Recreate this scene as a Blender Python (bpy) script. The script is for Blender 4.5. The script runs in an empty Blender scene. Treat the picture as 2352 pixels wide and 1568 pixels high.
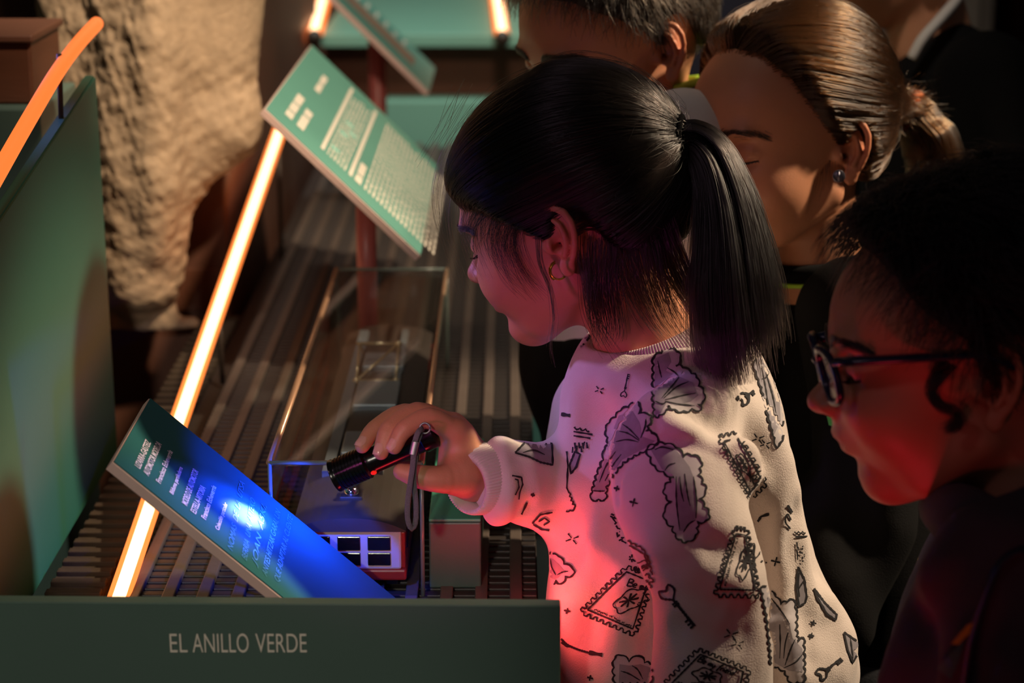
import bpy, bmesh, math, random, time
import numpy as np
from mathutils import Vector, Matrix, Euler
from mathutils.bvhtree import BVHTree
T0 = time.time()
random.seed(7)
RNG = np.random.default_rng(11)
C = bpy.context.scene.collection
SC = bpy.context.scene

# ------------------------------------------------------------------ camera
FPX = 70.0 / 36.0 * 2352.0          # focal length in pixels of the 2352 px wide frame
CAMZ, PITCH = 1.45, math.radians(16.0)
CAM = np.array([0.0, 0.0, CAMZ])
FW = np.array([0.0, math.cos(PITCH), -math.sin(PITCH)])
UPV = np.array([0.0, math.sin(PITCH), math.cos(PITCH)])
RT = np.array([1.0, 0.0, 0.0])
cam_data = bpy.data.cameras.new('camera')
cam_data.lens = 70.0
cam_data.sensor_width = 36.0
cam_data.clip_start = 0.05
cam_data.clip_end = 50
cam_data.dof.use_dof = True
cam_data.dof.focus_distance = 1.60
cam_data.dof.aperture_fstop = 5.2
cam = bpy.data.objects.new('camera', cam_data)
cam.location = CAM
cam.rotation_euler = (math.pi / 2 - PITCH, 0, 0)
C.objects.link(cam)
SC.camera = cam


def P(px, py, t):
    """point of the room at distance t along the view axis, seen at pixel px,py"""
    return CAM + t * (FW + (px - 1176) / FPX * RT + (784 - py) / FPX * UPV)


def ray(px, py):
    return FW + (px - 1176) / FPX * RT + (784 - py) / FPX * UPV


def on_plane(px, py, pt, n):
    d = ray(px, py)
    k = np.dot(np.asarray(pt) - CAM, n) / np.dot(d, n)
    return CAM + d * k


# ------------------------------------------------------------------ world, exposure
w = bpy.data.worlds.new('world')
SC.world = w
w.use_nodes = True
w.node_tree.nodes['Background'].inputs[0].default_value = (0.75, 0.68, 0.62, 1)
w.node_tree.nodes['Background'].inputs[1].default_value = 0.022
SC.view_settings.view_transform = 'Standard'
SC.view_settings.look = 'None'
SC.view_settings.gamma = 1.0
SC.view_settings.use_curve_mapping = False
SC.view_settings.exposure = 0.0
try:
    SC.cycles.use_denoising = True
    SC.cycles.max_bounces = 8
    SC.cycles.transparent_max_bounces = 12
    SC.cycles.sample_clamp_indirect = 4.0
except Exception:
    pass


# ------------------------------------------------------------------ lamps of the room and added fill spots
def aim(o, target):
    d = Vector(target) - o.location
    o.rotation_euler = d.to_track_quat('-Z', 'Y').to_euler()


def spot(name, loc, target, power, col, angle=40, blend=0.5, size=0.05):
    l = bpy.data.lights.new(name, 'SPOT')
    l.energy = power
    l.color = col
    l.spot_size = math.radians(angle)
    l.spot_blend = blend
    l.shadow_soft_size = size
    o = bpy.data.objects.new(name, l)
    o.location = loc
    C.objects.link(o)
    aim(o, target)
    return o


def area(name, loc, target, power, col, sx, sy):
    l = bpy.data.lights.new(name, 'AREA')
    l.energy = power
    l.color = col
    l.shape = 'RECTANGLE'
    l.size = sx
    l.size_y = sy
    o = bpy.data.objects.new(name, l)
    o.location = loc
    C.objects.link(o)
    aim(o, target)
    return o


WARM = (1.0, 0.78, 0.54)
spot('ceiling_spot_key', (1.9, 2.1, 2.65), (0.24, 1.80, 1.04), 400, WARM, 22, 0.45, 0.06)
spot('ceiling_spot_table', (-0.15, 1.7, 3.0), (-0.25, 2.9, 0.85), 70, (1.0, 0.88, 0.74), 62, 0.8, 0.10)
spot('ceiling_spot_rock', (0.45, 1.1, 2.5), (-0.4, 2.4, 1.1), 240, WARM, 26, 0.7, 0.05)
spot('added_front_spot', (-0.5, -1.6, 2.2), (-0.42, 1.3, 0.80), 110, (1.0, 0.90, 0.76), 19, 0.6, 0.08)  # added behind the camera to brighten the title panel
spot('ceiling_spot_far', (0.1, 3.0, 2.7), (-0.2, 4.0, 1.0), 95, (0.95, 0.98, 0.90), 70, 0.8, 0.15)
area('red_lamp_table_corner', (0.004, 1.468, 0.803), (0.149, 1.50, 0.905), 0.135, (1.0, 0.075, 0.07), 0.05, 0.02)
area('added_red_under_hand', (-0.045, 1.462, 0.800), (-0.045, 1.472, 0.90), 0.07, (1.0, 0.03, 0.05), 0.06, 0.02)  # second red source, added to redden the underside of the hand
spot('added_red_low', (0.14, 0.98, 0.52), (0.27, 1.25, 1.01), 2.8, (1.0, 0.03, 0.06), 52, 0.9, 0.05)  # added out of frame to light the face with glasses from below
spot('added_lilac_fill', (-1.2, 0.3, 2.6), (0.15, 1.6, 0.93), 9, (0.95, 0.64, 0.82), 24, 0.8, 0.15)  # added fill that lifts the shaded side of the sweatshirt
spot('added_magenta_fill', (-0.50, 0.80, 1.10), (0.08, 1.53, 0.965), 7.5, (1.0, 0.12, 0.56), 22, 0.7, 0.04)  # added from the left, stands in for red and blue bounce
spot('added_violet_fill', (-0.8, 1.9, 1.35), (0.05, 1.60, 0.97), 26.0, (0.50, 0.30, 1.0), 18, 0.7, 0.05)  # added for the lilac tone on the chest, no such fixture
spot('added_recess_spot', (0.0, 1.5, 1.95), (-0.15, 3.75, 0.86), 30, (1.0, 0.74, 0.52), 24, 0.8, 0.06)  # added low down so the recess under the far shelf gets light
spot('added_red_side', (-0.15, 0.25, 1.02), (0.36, 1.25, 1.06), 1.7, (1.0, 0.10, 0.13), 17, 0.8, 0.05)  # added weak red fill from the camera side

# ------------------------------------------------------------------ materials
def lin(c):
    if isinstance(c, str):
        c = c.lstrip('#')
        c = [int(c[i:i + 2], 16) / 255 for i in (0, 2, 4)]
        c = [x / 12.92 if x <= 0.04045 else ((x + 0.055) / 1.055) ** 2.4 for x in c]
    return (c[0], c[1], c[2], 1.0)


def setin(b, **kw):
    names = dict(color='Base Color', rough='Roughness', metal='Metallic', trans='Transmission Weight', ior='IOR',
                 alpha='Alpha', sss='Subsurface Weight', sheen='Sheen Weight', coat='Coat Weight', spec='Specular IOR Level',
                 aniso='Anisotropic', emit='Emission Color', estr='Emission Strength', sssr='Subsurface Radius', ssss='Subsurface Scale')
    for k, v in kw.items():
        b.inputs[names[k]].default_value = v


def mat(name, color, rough=0.6, var=0.12, scale=30.0, bump=0.0, bscale=200.0, tint=False, stretch=None, **kw):
    m = bpy.data.materials.new(name)
    m.use_nodes = True
    nt = m.node_tree
    b = nt.nodes['Principled BSDF']
    col = lin(color)
    setin(b, color=col, rough=rough, **kw)
    tc = nt.nodes.new('ShaderNodeTexCoord')
    src = tc.outputs['Object']
    if stretch:
        mp = nt.nodes.new('ShaderNodeMapping')
        mp.inputs['Scale'].default_value = stretch
        nt.links.new(src, mp.inputs[0])
        src = mp.outputs[0]
    if var > 0:
        n = nt.nodes.new('ShaderNodeTexNoise')
        n.inputs['Scale'].default_value = scale
        n.inputs['Detail'].default_value = 5
        nt.links.new(src, n.inputs['Vector'])
        mx = nt.nodes.new('ShaderNodeMix')
        mx.data_type = 'RGBA'
        mx.inputs[6].default_value = (col[0] * (1 - var), col[1] * (1 - var), col[2] * (1 - var), 1)
        mx.inputs[7].default_value = (min(1, col[0] * (1 + var)), min(1, col[1] * (1 + var)), min(1, col[2] * (1 + var)), 1)
        nt.links.new(n.outputs[0], mx.inputs[0])
        out = mx.outputs[2]
        if tint:
            at = nt.nodes.new('ShaderNodeAttribute')
            at.attribute_name = 'tint'
            m2 = nt.nodes.new('ShaderNodeMix')
            m2.data_type = 'RGBA'
            m2.blend_type = 'MULTIPLY'
            m2.inputs[0].default_value = 1.0
            nt.links.new(out, m2.inputs[6])
            nt.links.new(at.outputs[0], m2.inputs[7])
            out = m2.outputs[2]
        nt.links.new(out, b.inputs['Base Color'])
    if bump > 0:
        n2 = nt.nodes.new('ShaderNodeTexNoise')
        n2.inputs['Scale'].default_value = bscale
        n2.inputs['Detail'].default_value = 4
        nt.links.new(src, n2.inputs['Vector'])
        bp = nt.nodes.new('ShaderNodeBump')
        bp.inputs['Strength'].default_value = bump
        bp.inputs['Distance'].default_value = 0.002
        nt.links.new(n2.outputs[0], bp.inputs['Height'])
        nt.links.new(bp.outputs[0], b.inputs['Normal'])
    return m


def emis(name, color, strength):
    m = bpy.data.materials.new(name)
    m.use_nodes = True
    nt = m.node_tree
    b = nt.nodes['Principled BSDF']
    setin(b, color=(0.03, 0.02, 0.015, 1), emit=lin(color), estr=strength, rough=0.4)
    return m


def glassmat(name, color, rough=0.02):
    """thin clear pane: mostly lets light straight through, with a mirror-like sheen"""
    m = bpy.data.materials.new(name)
    m.use_nodes = True
    nt = m.node_tree
    nt.nodes.remove(nt.nodes['Principled BSDF'])
    tr = nt.nodes.new('ShaderNodeBsdfTransparent')
    tr.inputs[0].default_value = lin(color)
    gl = nt.nodes.new('ShaderNodeBsdfGlossy')
    gl.inputs['Roughness'].default_value = rough
    lw = nt.nodes.new('ShaderNodeLayerWeight')
    lw.inputs[0].default_value = 0.5
    pw = nt.nodes.new('ShaderNodeMath')
    pw.operation = 'POWER'
    pw.inputs[1].default_value = 5.0
    fr = nt.nodes.new('ShaderNodeMath')
    fr.operation = 'MULTIPLY_ADD'
    fr.inputs[1].default_value = 0.7
    fr.inputs[2].default_value = 0.022
    nt.links.new(lw.outputs['Facing'], pw.inputs[0])
    nt.links.new(pw.outputs[0], fr.inputs[0])
    mx = nt.nodes.new('ShaderNodeMixShader')
    nt.links.new(fr.outputs[0], mx.inputs[0])
    nt.links.new(tr.outputs[0], mx.inputs[1])
    nt.links.new(gl.outputs[0], mx.inputs[2])
    nt.links.new(mx.outputs[0], nt.nodes['Material Output'].inputs[0])
    return m


def hairmat(name, color, rough=0.32, radial=0.45):
    m = bpy.data.materials.new(name)
    m.use_nodes = True
    nt = m.node_tree
    nt.nodes.remove(nt.nodes['Principled BSDF'])
    h = nt.nodes.new('ShaderNodeBsdfHairPrincipled')
    h.parametrization = 'COLOR'
    h.inputs['Color'].default_value = lin(color)
    h.inputs['Roughness'].default_value = rough
    h.inputs['Radial Roughness'].default_value = radial
    nt.links.new(h.outputs[0], nt.nodes['Material Output'].inputs[0])
    return m


# ------------------------------------------------------------------ object helpers
def tag(o, label=None, cat=None, group=None, kind=None):
    if label: o['label'] = label
    if cat: o['category'] = cat
    if group: o['group'] = group
    if kind: o['kind'] = kind
    return o


def empty(name, loc, label=None, cat=None, group=None):
    o = bpy.data.objects.new(name, None)
    o.location = [float(v) for v in loc]
    o.empty_display_size = 0.05
    C.objects.link(o)
    return tag(o, label, cat, group)


def link(o, parent=None):
    C.objects.link(o)
    if parent is not None:
        o.parent = parent
        base = Vector(parent.location)
        q = parent.parent
        while q is not None:
            base += Vector(q.location)
            q = q.parent
        o.location = o.location - base      # parents here carry only a translation
    return o


def mk(name, verts, faces, m, parent=None, smooth=True, tint=None):
    me = bpy.data.meshes.new(name)
    verts = np.asarray(verts, dtype=np.float32)
    if isinstance(faces, np.ndarray):
        k = faces.shape[1]
        me.vertices.add(len(verts))
        me.vertices.foreach_set('co', verts.ravel())
        me.loops.add(faces.size)
        me.loops.foreach_set('vertex_index', faces.ravel().astype(np.int32))
        me.polygons.add(len(faces))
        me.polygons.foreach_set('loop_start', np.arange(0, faces.size, k, dtype=np.int32))
        me.update(calc_edges=True)
        me.validate()
    else:
        me.from_pydata([tuple(map(float, v)) for v in verts], [], faces)
        me.update()
    if smooth and len(me.polygons):
        me.polygons.foreach_set('use_smooth', [True] * len(me.polygons))
    if tint is not None:
        a = me.attributes.new('tint', 'FLOAT_COLOR', 'POINT')
        a.data.foreach_set('color', np.c_[tint, np.ones(len(tint))].astype(np.float32).ravel())
    me.materials.append(m)
    o = bpy.data.objects.new(name, me)
    return link(o, parent)


def bm_obj(name, bm, m, parent=None, smooth=False):
    me = bpy.data.meshes.new(name)
    bmesh.ops.recalc_face_normals(bm, faces=bm.faces)
    bm.to_mesh(me)
    bm.free()
    if smooth:
        me.polygons.foreach_set('use_smooth', [True] * len(me.polygons))
    me.materials.append(m)
    return link(bpy.data.objects.new(name, me), parent)


def hexa(bm, p):
    """box from 8 corners: bottom ring 0-3, top ring 4-7"""
    v = [bm.verts.new([float(c) for c in q]) for q in p]
    for f in ((0, 1, 2, 3), (7, 6, 5, 4), (0, 4, 5, 1), (1, 5, 6, 2), (2, 6, 7, 3), (3, 7, 4, 0)):
        bm.faces.new([v[i] for i in f])


def box(bm, lo, hi, bev=0.0):
    x0, y0, z0 = lo
    x1, y1, z1 = hi
    n0 = len(bm.verts)
    hexa(bm, [(x0, y0, z0), (x1, y0, z0), (x1, y1, z0), (x0, y1, z0), (x0, y0, z1), (x1, y0, z1), (x1, y1, z1), (x0, y1, z1)])
    if bev > 0:
        bm.verts.ensure_lookup_table()
        vs = set(bm.verts[n0:])
        es = [e for e in bm.edges if e.verts[0] in vs and e.verts[1] in vs]
        bmesh.ops.bevel(bm, geom=es, offset=bev, segments=2, profile=0.5, affect='EDGES')


def box_obj(name, lo, hi, m, parent=None, bev=0.0):
    bm = bmesh.new()
    box(bm, lo, hi, bev)
    return bm_obj(name, bm, m, parent)


def tube_geo(pts, rad, seg=12, caps=True, squash=None):
    """verts, faces of a tube through pts; rad scalar or list"""
    pts = np.asarray(pts, float)
    n = len(pts)
    rad = np.full(n, rad) if np.isscalar(rad) else np.asarray(rad, float)
    tg = np.gradient(pts, axis=0)
    tg /= np.linalg.norm(tg, axis=1)[:, None] + 1e-12
    up = np.array([0, 0, 1.0]) if abs(tg[0][2]) < 0.9 else np.array([1.0, 0, 0])
    a = np.cross(tg[0], up)
    a /= np.linalg.norm(a)
    V, F = [], []
    for i in range(n):
        a = a - tg[i] * np.dot(a, tg[i])
        a /= np.linalg.norm(a) + 1e-12
        b = np.cross(tg[i], a)
        sa, sb = (1, 1) if squash is None else squash
        for k in range(seg):
            th = 2 * math.pi * k / seg
            V.append(pts[i] + rad[i] * (sa * math.cos(th) * a + sb * math.sin(th) * b))
    for i in range(n - 1):
        for k in range(seg):
            k2 = (k + 1) % seg
            F.append((i * seg + k, i * seg + k2, (i + 1) * seg + k2, (i + 1) * seg + k))
    if caps:
        F.append(tuple(range(seg - 1, -1, -1)))
        F.append(tuple((n - 1) * seg + k for k in range(seg)))
    return V, F


def tube(name, pts, rad, m, parent=None, seg=12, caps=True, squash=None):
    V, F = tube_geo(pts, rad, seg, caps, squash)
    return mk(name, V, F, m, parent)


def lathe(name, a, axis, prof, m, parent=None, seg=32):
    """turned body: prof = list of (distance along axis, radius)"""
    a = np.asarray(a, float)
    ax = np.asarray(axis, float)
    ax = ax / np.linalg.norm(ax)
    pts = [a + ax * d for d, r in prof]
    u = np.cross(ax, [0, 0, 1.0])
    u /= np.linalg.norm(u)
    v = np.cross(ax, u)
    V, F = [], []
    for (d, r), p in zip(prof, pts):
        for k in range(seg):
            th = 2 * math.pi * k / seg
            V.append(p + r * (math.cos(th) * u + math.sin(th) * v))
    n = len(prof)
    for i in range(n - 1):
        for k in range(seg):
            k2 = (k + 1) % seg
            F.append((i * seg + k, i * seg + k2, (i + 1) * seg + k2, (i + 1) * seg + k))
    F.append(tuple(range(seg - 1, -1, -1)))
    F.append(tuple((n - 1) * seg + k for k in range(seg)))
    o = mk(name, V, F, m, parent)
    es = o.modifiers.new('edges', 'EDGE_SPLIT')
    es.split_angle = math.radians(35)
    return o


def spline(pts, n=40):
    """Catmull-Rom through pts (any dimension)"""
    p = np.asarray(pts, float)
    p = np.vstack([2 * p[0] - p[1], p, 2 * p[-1] - p[-2]])
    out = []
    m = len(p) - 3
    for s in np.linspace(0, m - 1e-6, n):
        i = int(s)
        t = s - i
        a, b, c, d = p[i], p[i + 1], p[i + 2], p[i + 3]
        out.append(0.5 * ((2 * b) + (-a + c) * t + (2 * a - 5 * b + 4 * c - d) * t * t + (-a + 3 * b - 3 * c + d) * t ** 3))
    return np.array(out)


# ------------------------------------------------------------------ implicit surfaces
class Field:
    """signed distance grid; shapes are blended in and the zero surface is taken out as one quad mesh"""

    def __init__(s, lo, hi, h):
        s.lo = np.asarray(lo, float)
        s.h = h
        s.n = np.ceil((np.asarray(hi, float) - s.lo) / h).astype(int) + 1
        s.d = np.full(s.n, 0.05, np.float32)

    def sub(s, lo, hi):
        i0 = np.clip(np.floor((np.asarray(lo) - s.lo) / s.h).astype(int), 0, s.n)
        i1 = np.clip(np.ceil((np.asarray(hi) - s.lo) / s.h).astype(int) + 1, 0, s.n)
        if np.any(i1 <= i0):
            return None, None
        sl = tuple(slice(a, b) for a, b in zip(i0, i1))
        g = [(s.lo[k] + s.h * np.arange(i0[k], i1[k])).astype(np.float32) for k in range(3)]
        return sl, (g[0][:, None, None], g[1][None, :, None], g[2][None, None, :])

    def comb(s, sl, d, k, op):
        a = s.d[sl]
        if op == 'u':
            if k > 0:
                hh = np.maximum(k - np.abs(a - d), 0) / k
                s.d[sl] = np.minimum(a, d) - hh * hh * k * 0.25
            else:
                s.d[sl] = np.minimum(a, d)
        elif op == 's':
            d = -d
            hh = np.maximum(k - np.abs(a - d), 0) / max(k, 1e-9)
            s.d[sl] = np.maximum(a, d) + hh * hh * k * 0.25

    def ell(s, c, r, k=0.01, R=None, op='u'):
        c = np.asarray(c, float)
        r = np.asarray(r, float)
        ext = r if R is None else np.full(3, r.max())
        sl, g = s.sub(c - ext - k - 4 * s.h, c + ext + k + 4 * s.h)
        if sl is None: return
        x, y, z = g[0] - c[0], g[1] - c[1], g[2] - c[2]
        if R is not None:
            R = np.asarray(R, float)
            x, y, z = (x * R[0, j] + y * R[1, j] + z * R[2, j] for j in range(3))
        a0, a1, a2 = x / r[0], y / r[1], z / r[2]
        k0 = np.sqrt(a0 * a0 + a1 * a1 + a2 * a2)
        k1 = np.sqrt((a0 / r[0]) ** 2 + (a1 / r[1]) ** 2 + (a2 / r[2]) ** 2)
        d = k0 * (k0 - 1) / np.maximum(k1, 1e-6)
        s.comb(sl, d.astype(np.float32), k, op)

    def chain(s, pts, rad, k=0.006, op='u'):
        pts = np.asarray(pts, float)
        rad = np.full(len(pts), rad) if np.isscalar(rad) else np.asarray(rad, float)
        m = rad.max() + k + 4 * s.h
        sl, g = s.sub(pts.min(0) - m, pts.max(0) + m)
        if sl is None: return
        best = None
        for i in range(len(pts) - 1):
            a, b = pts[i], pts[i + 1]
            ba = b - a
            L = float(ba @ ba) + 1e-12
            x, y, z = g[0] - a[0], g[1] - a[1], g[2] - a[2]
            t = np.clip((x * ba[0] + y * ba[1] + z * ba[2]) / L, 0, 1)
            d = np.sqrt((x - t * ba[0]) ** 2 + (y - t * ba[1]) ** 2 + (z - t * ba[2]) ** 2) - (rad[i] + t * (rad[i + 1] - rad[i]))
            best = d if best is None else np.minimum(best, d)
        s.comb(sl, best.astype(np.float32), k, op)

    def loft(s, rows, yaw, k=0.01, op='u', power=2.0, capk=0.02):
        """upright body: rows of (z, cx, cy, half depth along facing, half width), facing = yaw about z"""
        rows = sorted(rows)
        a = np.array(rows, float)
        zz = a[:, 0]
        m = 0.03 + a[:, 3:5].max()
        sl, g = s.sub((a[:, 1].min() - m, a[:, 2].min() - m, zz[0] - 0.03), (a[:, 1].max() + m, a[:, 2].max() + m, zz[-1] + 0.03))
        if sl is None: return
        z1 = np.clip(g[2].ravel(), zz[0], zz[-1])
        zi = np.linspace(zz[0], zz[-1], 240)
        # smooth the profile so rings do not show
        def prof(col):
            v = np.interp(zi, zz, a[:, col])
            ker = np.hanning(25)
            ker /= ker.sum()
            v = np.convolve(np.pad(v, 12, mode='edge'), ker, 'valid')
            return np.interp(z1, zi, v).astype(np.float32)[None, None, :]
        cx, cy, ra, rb = prof(1), prof(2), prof(3), prof(4)
        cu, su = math.cos(yaw), math.sin(yaw)
        dx, dy = g[0] - cx, g[1] - cy
        u, v = dx * cu + dy * su, -dx * su + dy * cu
        a0, a1 = np.abs(u / ra), np.abs(v / rb)
        k0 = (a0 ** power + a1 ** power) ** (1 / power)
        k1 = np.sqrt((u / ra ** 2) ** 2 + (v / rb ** 2) ** 2)
        d = k0 * (k0 - 1) / np.maximum(k1, 1e-5)
        cap = np.maximum(zz[0] - g[2], g[2] - zz[-1])
        hh = np.maximum(capk - np.abs(d - cap), 0) / capk
        d = np.maximum(d, cap) + hh * hh * capk * 0.25
        s.comb(sl, d.astype(np.float32), k, op)

    def cut(s, pt, n, k=0.002):
        """remove what lies on the +n side"""
        g = [(s.lo[i] + s.h * np.arange(s.n[i])).astype(np.float32) for i in range(3)]
        n = np.asarray(n, float)
        n /= np.linalg.norm(n)
        d = (g[0][:, None, None] - pt[0]) * n[0] + (g[1][None, :, None] - pt[1]) * n[1] + (g[2][None, None, :] - pt[2]) * n[2]
        hh = np.maximum(k - np.abs(s.d - d), 0) / k
        s.d = (np.maximum(s.d, d) + hh * hh * k * 0.25).astype(np.float32)

    def sample(s, p):
        q = (np.asarray(p) - s.lo) / s.h
        q = np.clip(q, 0, s.n - 1.001)
        i = q.astype(int)
        f = q - i
        r = 0
        for dx in (0, 1):
            for dy in (0, 1):
                for dz in (0, 1):
                    wgt = (f[..., 0] if dx else 1 - f[..., 0]) * (f[..., 1] if dy else 1 - f[..., 1]) * (f[..., 2] if dz else 1 - f[..., 2])
                    r = r + wgt * s.d[i[..., 0] + dx, i[..., 1] + dy, i[..., 2] + dz]
        return r

    def hit(s, px, py, t0=1.2, t1=2.4):
        """where the line of sight through a picture point first meets the surface"""
        d = ray(px, py)
        ts = np.linspace(t0, t1, 700)
        p = CAM + ts[:, None] * d
        ok = ((p > s.lo) & (p < s.lo + s.h * (s.n - 1))).all(1)
        v = np.where(ok, s.sample(p), 1.0)
        i = np.argmax(v < 0)
        if v[i] >= 0: return None
        a, b = v[i - 1], v[i]
        t = ts[i - 1] + (ts[i] - ts[i - 1]) * (a / (a - b) if ok[i - 1] else 1)
        return CAM + t * d, d

    def ridge(s, pts, rad, out, k=0.015, op='u', push=0.0):
        """fold laid on the surface: a rounded ridge standing out (u) or a furrow pressed in (s)"""
        pts = spline(pts, 14)
        rad = np.interp(np.linspace(0, 1, 14), np.linspace(0, 1, len(rad)), rad)
        out = np.interp(np.linspace(0, 1, 14), np.linspace(0, 1, len(out)), out)
        P3, R3 = [], []
        for (x, y), r, o in zip(pts, rad, out):
            h = s.hit(x, y)
            if h is None: continue
            p, d = h
            P3.append(p + d * ((r - o) if op == 'u' else -(r - o)))
            R3.append(r)
        if len(P3) > 1: s.chain(P3, R3, k, op)

    def mesh(s, relax=1):
        d = s.d
        ins = d < 0
        nx, ny, nz = d.shape
        cnt = np.zeros((nx - 1, ny - 1, nz - 1), np.uint8)
        for dx in (0, 1):
            for dy in (0, 1):
                for dz in (0, 1):
                    cnt += ins[dx:nx - 1 + dx, dy:ny - 1 + dy, dz:nz - 1 + dz]
        act = np.argwhere((cnt > 0) & (cnt < 8))
        idx = np.full((nx - 1, ny - 1, nz - 1), -1, np.int32)
        idx[act[:, 0], act[:, 1], act[:, 2]] = np.arange(len(act))
        cor = {}
        for dx in (0, 1):
            for dy in (0, 1):
                for dz in (0, 1):
                    cor[dx, dy, dz] = d[act[:, 0] + dx, act[:, 1] + dy, act[:, 2] + dz].astype(np.float64)
        acc = np.zeros((len(act), 3))
        num = np.zeros(len(act))
        for ax in range(3):
            o1, o2 = [(1, 2), (0, 2), (0, 1)][ax]
            for p in (0, 1):
                for q in (0, 1):
                    a = [0, 0, 0]
                    a[o1], a[o2] = p, q
                    b = list(a)
                    b[ax] = 1
                    da, db = cor[tuple(a)], cor[tuple(b)]
                    x = (da < 0) != (db < 0)
                    t = np.where(x, da / np.where(x, da - db, 1), 0)
                    pos = np.tile(np.array(a, float), (len(act), 1))
                    pos[:, ax] += t
                    acc += pos * x[:, None]
                    num += x
        V = s.lo + s.h * (act + acc / num[:, None])
        Q = []
        for ax in range(3):
            o1, o2 = [(1, 2), (2, 0), (0, 1)][ax]
            sl0 = [slice(None)] * 3
            sl1 = [slice(None)] * 3
            sl0[ax] = slice(0, -1)
            sl1[ax] = slice(1, None)
            A, B = ins[tuple(sl0)], ins[tuple(sl1)]
            e = np.argwhere(A != B)
            e = e[(e[:, o1] > 0) & (e[:, o2] > 0) & (e[:, o1] < d.shape[o1] - 1) & (e[:, o2] < d.shape[o2] - 1)]
            fl = A[e[:, 0], e[:, 1], e[:, 2]]
            def cell(p, q):
                c = e.copy()
                c[:, o1] -= p
                c[:, o2] -= q
                return idx[c[:, 0], c[:, 1], c[:, 2]]
            q4 = np.stack([cell(1, 1), cell(0, 1), cell(0, 0), cell(1, 0)], 1)
            q4[~fl] = q4[~fl][:, ::-1]
            Q.append(q4)
        F = np.vstack(Q)
        F = F[(F >= 0).all(1)]
        for _ in range(relax):                       # one Laplacian pass takes the grid steps out
            sm = np.zeros_like(V)
            n = np.zeros(len(V))
            for i in range(4):
                a, b = F[:, i], F[:, (i + 1) % 4]
                for k in range(3):
                    sm[:, k] += np.bincount(a, V[b, k], len(V)) + np.bincount(b, V[a, k], len(V))
                n += np.bincount(a, minlength=len(V)) + np.bincount(b, minlength=len(V))
            V = 0.5 * V + 0.5 * sm / np.maximum(n, 1)[:, None]
        return V, F


def noise3(p, scale, seed=0):
    """cheap smooth noise from summed sines"""
    r = np.random.default_rng(seed)
    v = 0
    for i in range(7):
        k = r.normal(size=3) * scale * (1 + 0.35 * i)
        v = v + np.sin(p @ k + r.uniform(0, 6.28)) / (1 + 0.3 * i)
    return v / 3.5


def join_geo(parts):
    V, F, n = [], [], 0
    for v, f in parts:
        V.append(np.asarray(v, float))
        F.append(np.asarray(f) + n)
        n += len(v)
    return np.vstack(V), np.vstack(F)

# ================================================================== the setting
TZ = 0.79                                    # height of the display table
M_teal = mat('teal_paint', '#74aa98', 0.45, 0.06, 12, 0.05)
M_teal_d = mat('dark_green_paint', '#4d6259', 0.42, 0.08, 10, 0.06, 500)
M_panel = mat('deep_green_lacquer', '#2b6456', 0.42, 0.08, 4, 0.03, spec=0.3)
M_wood = mat('brown_wood', '#5a3320', 0.55, 0.25, 9, 0.15, 60, stretch=(1, 1, 8))
M_wood_d = mat('dark_brown_wood', '#5a3626', 0.6, 0.25, 8, 0.1, 60)
M_slat = mat('dark_anthracite_slat', '#322b28', 0.5, 0.2, 60, 0.1)
M_strip = mat('dull_bronze_strip', '#5f534b', 0.5, 0.2, 50, 0.1, metal=0.1)
M_mdf = mat('pale_board_edge', '#c9aaa0', 0.6, 0.08, 80, 0.05)
M_white = mat('cream_print', '#d9cfbf', 0.6, 0.03, 50)
M_navy = mat('navy_wall_paint', '#1a1524', 0.7, 0.1, 5)
M_red = mat('dark_red_curtain', '#4a0508', 0.8, 0.2, 20)
M_floor = mat('dark_grey_floor', '#2b2724', 0.6, 0.2, 6, 0.1, 40)
M_pole = mat('pole_with_red_light', '#b5625f', 0.35, 0.05, 40)  # red light falling on the poles is put into this colour
M_led = emis('orange_led', (1.0, 0.22, 0.04), 1.7)
M_core = emis('led_core', (1.0, 0.58, 0.30), 3.8)
M_led_dim = emis('dim_orange_led', (1.0, 0.19, 0.035), 1.25)
M_ledch = mat('led_channel', '#40352c', 0.5, 0.1, 40)
M_cork = mat('brown_cork_sheet', '#3a2c1c', 0.8, 0.3, 60, 0.3, 160)

fl = box_obj('floor', (-5, -2, -0.1), (5, 7, 0.0), M_floor)
tag(fl, 'dark grey exhibition hall floor', kind='structure')
wb = box_obj('wall_back', (-5, 6.2, 0), (5, 6.3, 3.6), M_navy)
tag(wb, 'dark navy wall at the far end of the hall', kind='structure')

# ---- the long display table with its ribbed top
table = empty('display_table', (-0.18, 2.45, 0), 'long display table with a ribbed dark top and bronze strips', 'table')
bm = bmesh.new()
box(bm, (-0.345, 1.315, 0.02), (0.022, 3.64, TZ - 0.012))
box(bm, (-0.395, 1.315, 0.02), (-0.345, 2.455, TZ - 0.013))
bm_obj('table_body', bm, M_slat, table)
X0, X1 = -0.325, 0.021
sl0 = box_obj('slat', (X0, 1.335, TZ - 0.012), (X1, 1.3445, TZ - 0.004), M_slat, table, 0.001)
for i in range(1, 163):
    o = sl0.copy()
    o.location = (sl0.location[0], sl0.location[1] + 0.014 * i, sl0.location[2])
    C.objects.link(o)
st0 = box_obj('bronze_strip', (X0 + 0.004, 1.33, TZ - 0.005), (X0 + 0.0145, 3.635, TZ), M_strip, table, 0.001)
for i in range(1, 12):
    o = st0.copy()
    o.location = (st0.location[0] + 0.029 * i, st0.location[1], st0.location[2])
    C.objects.link(o)
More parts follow.
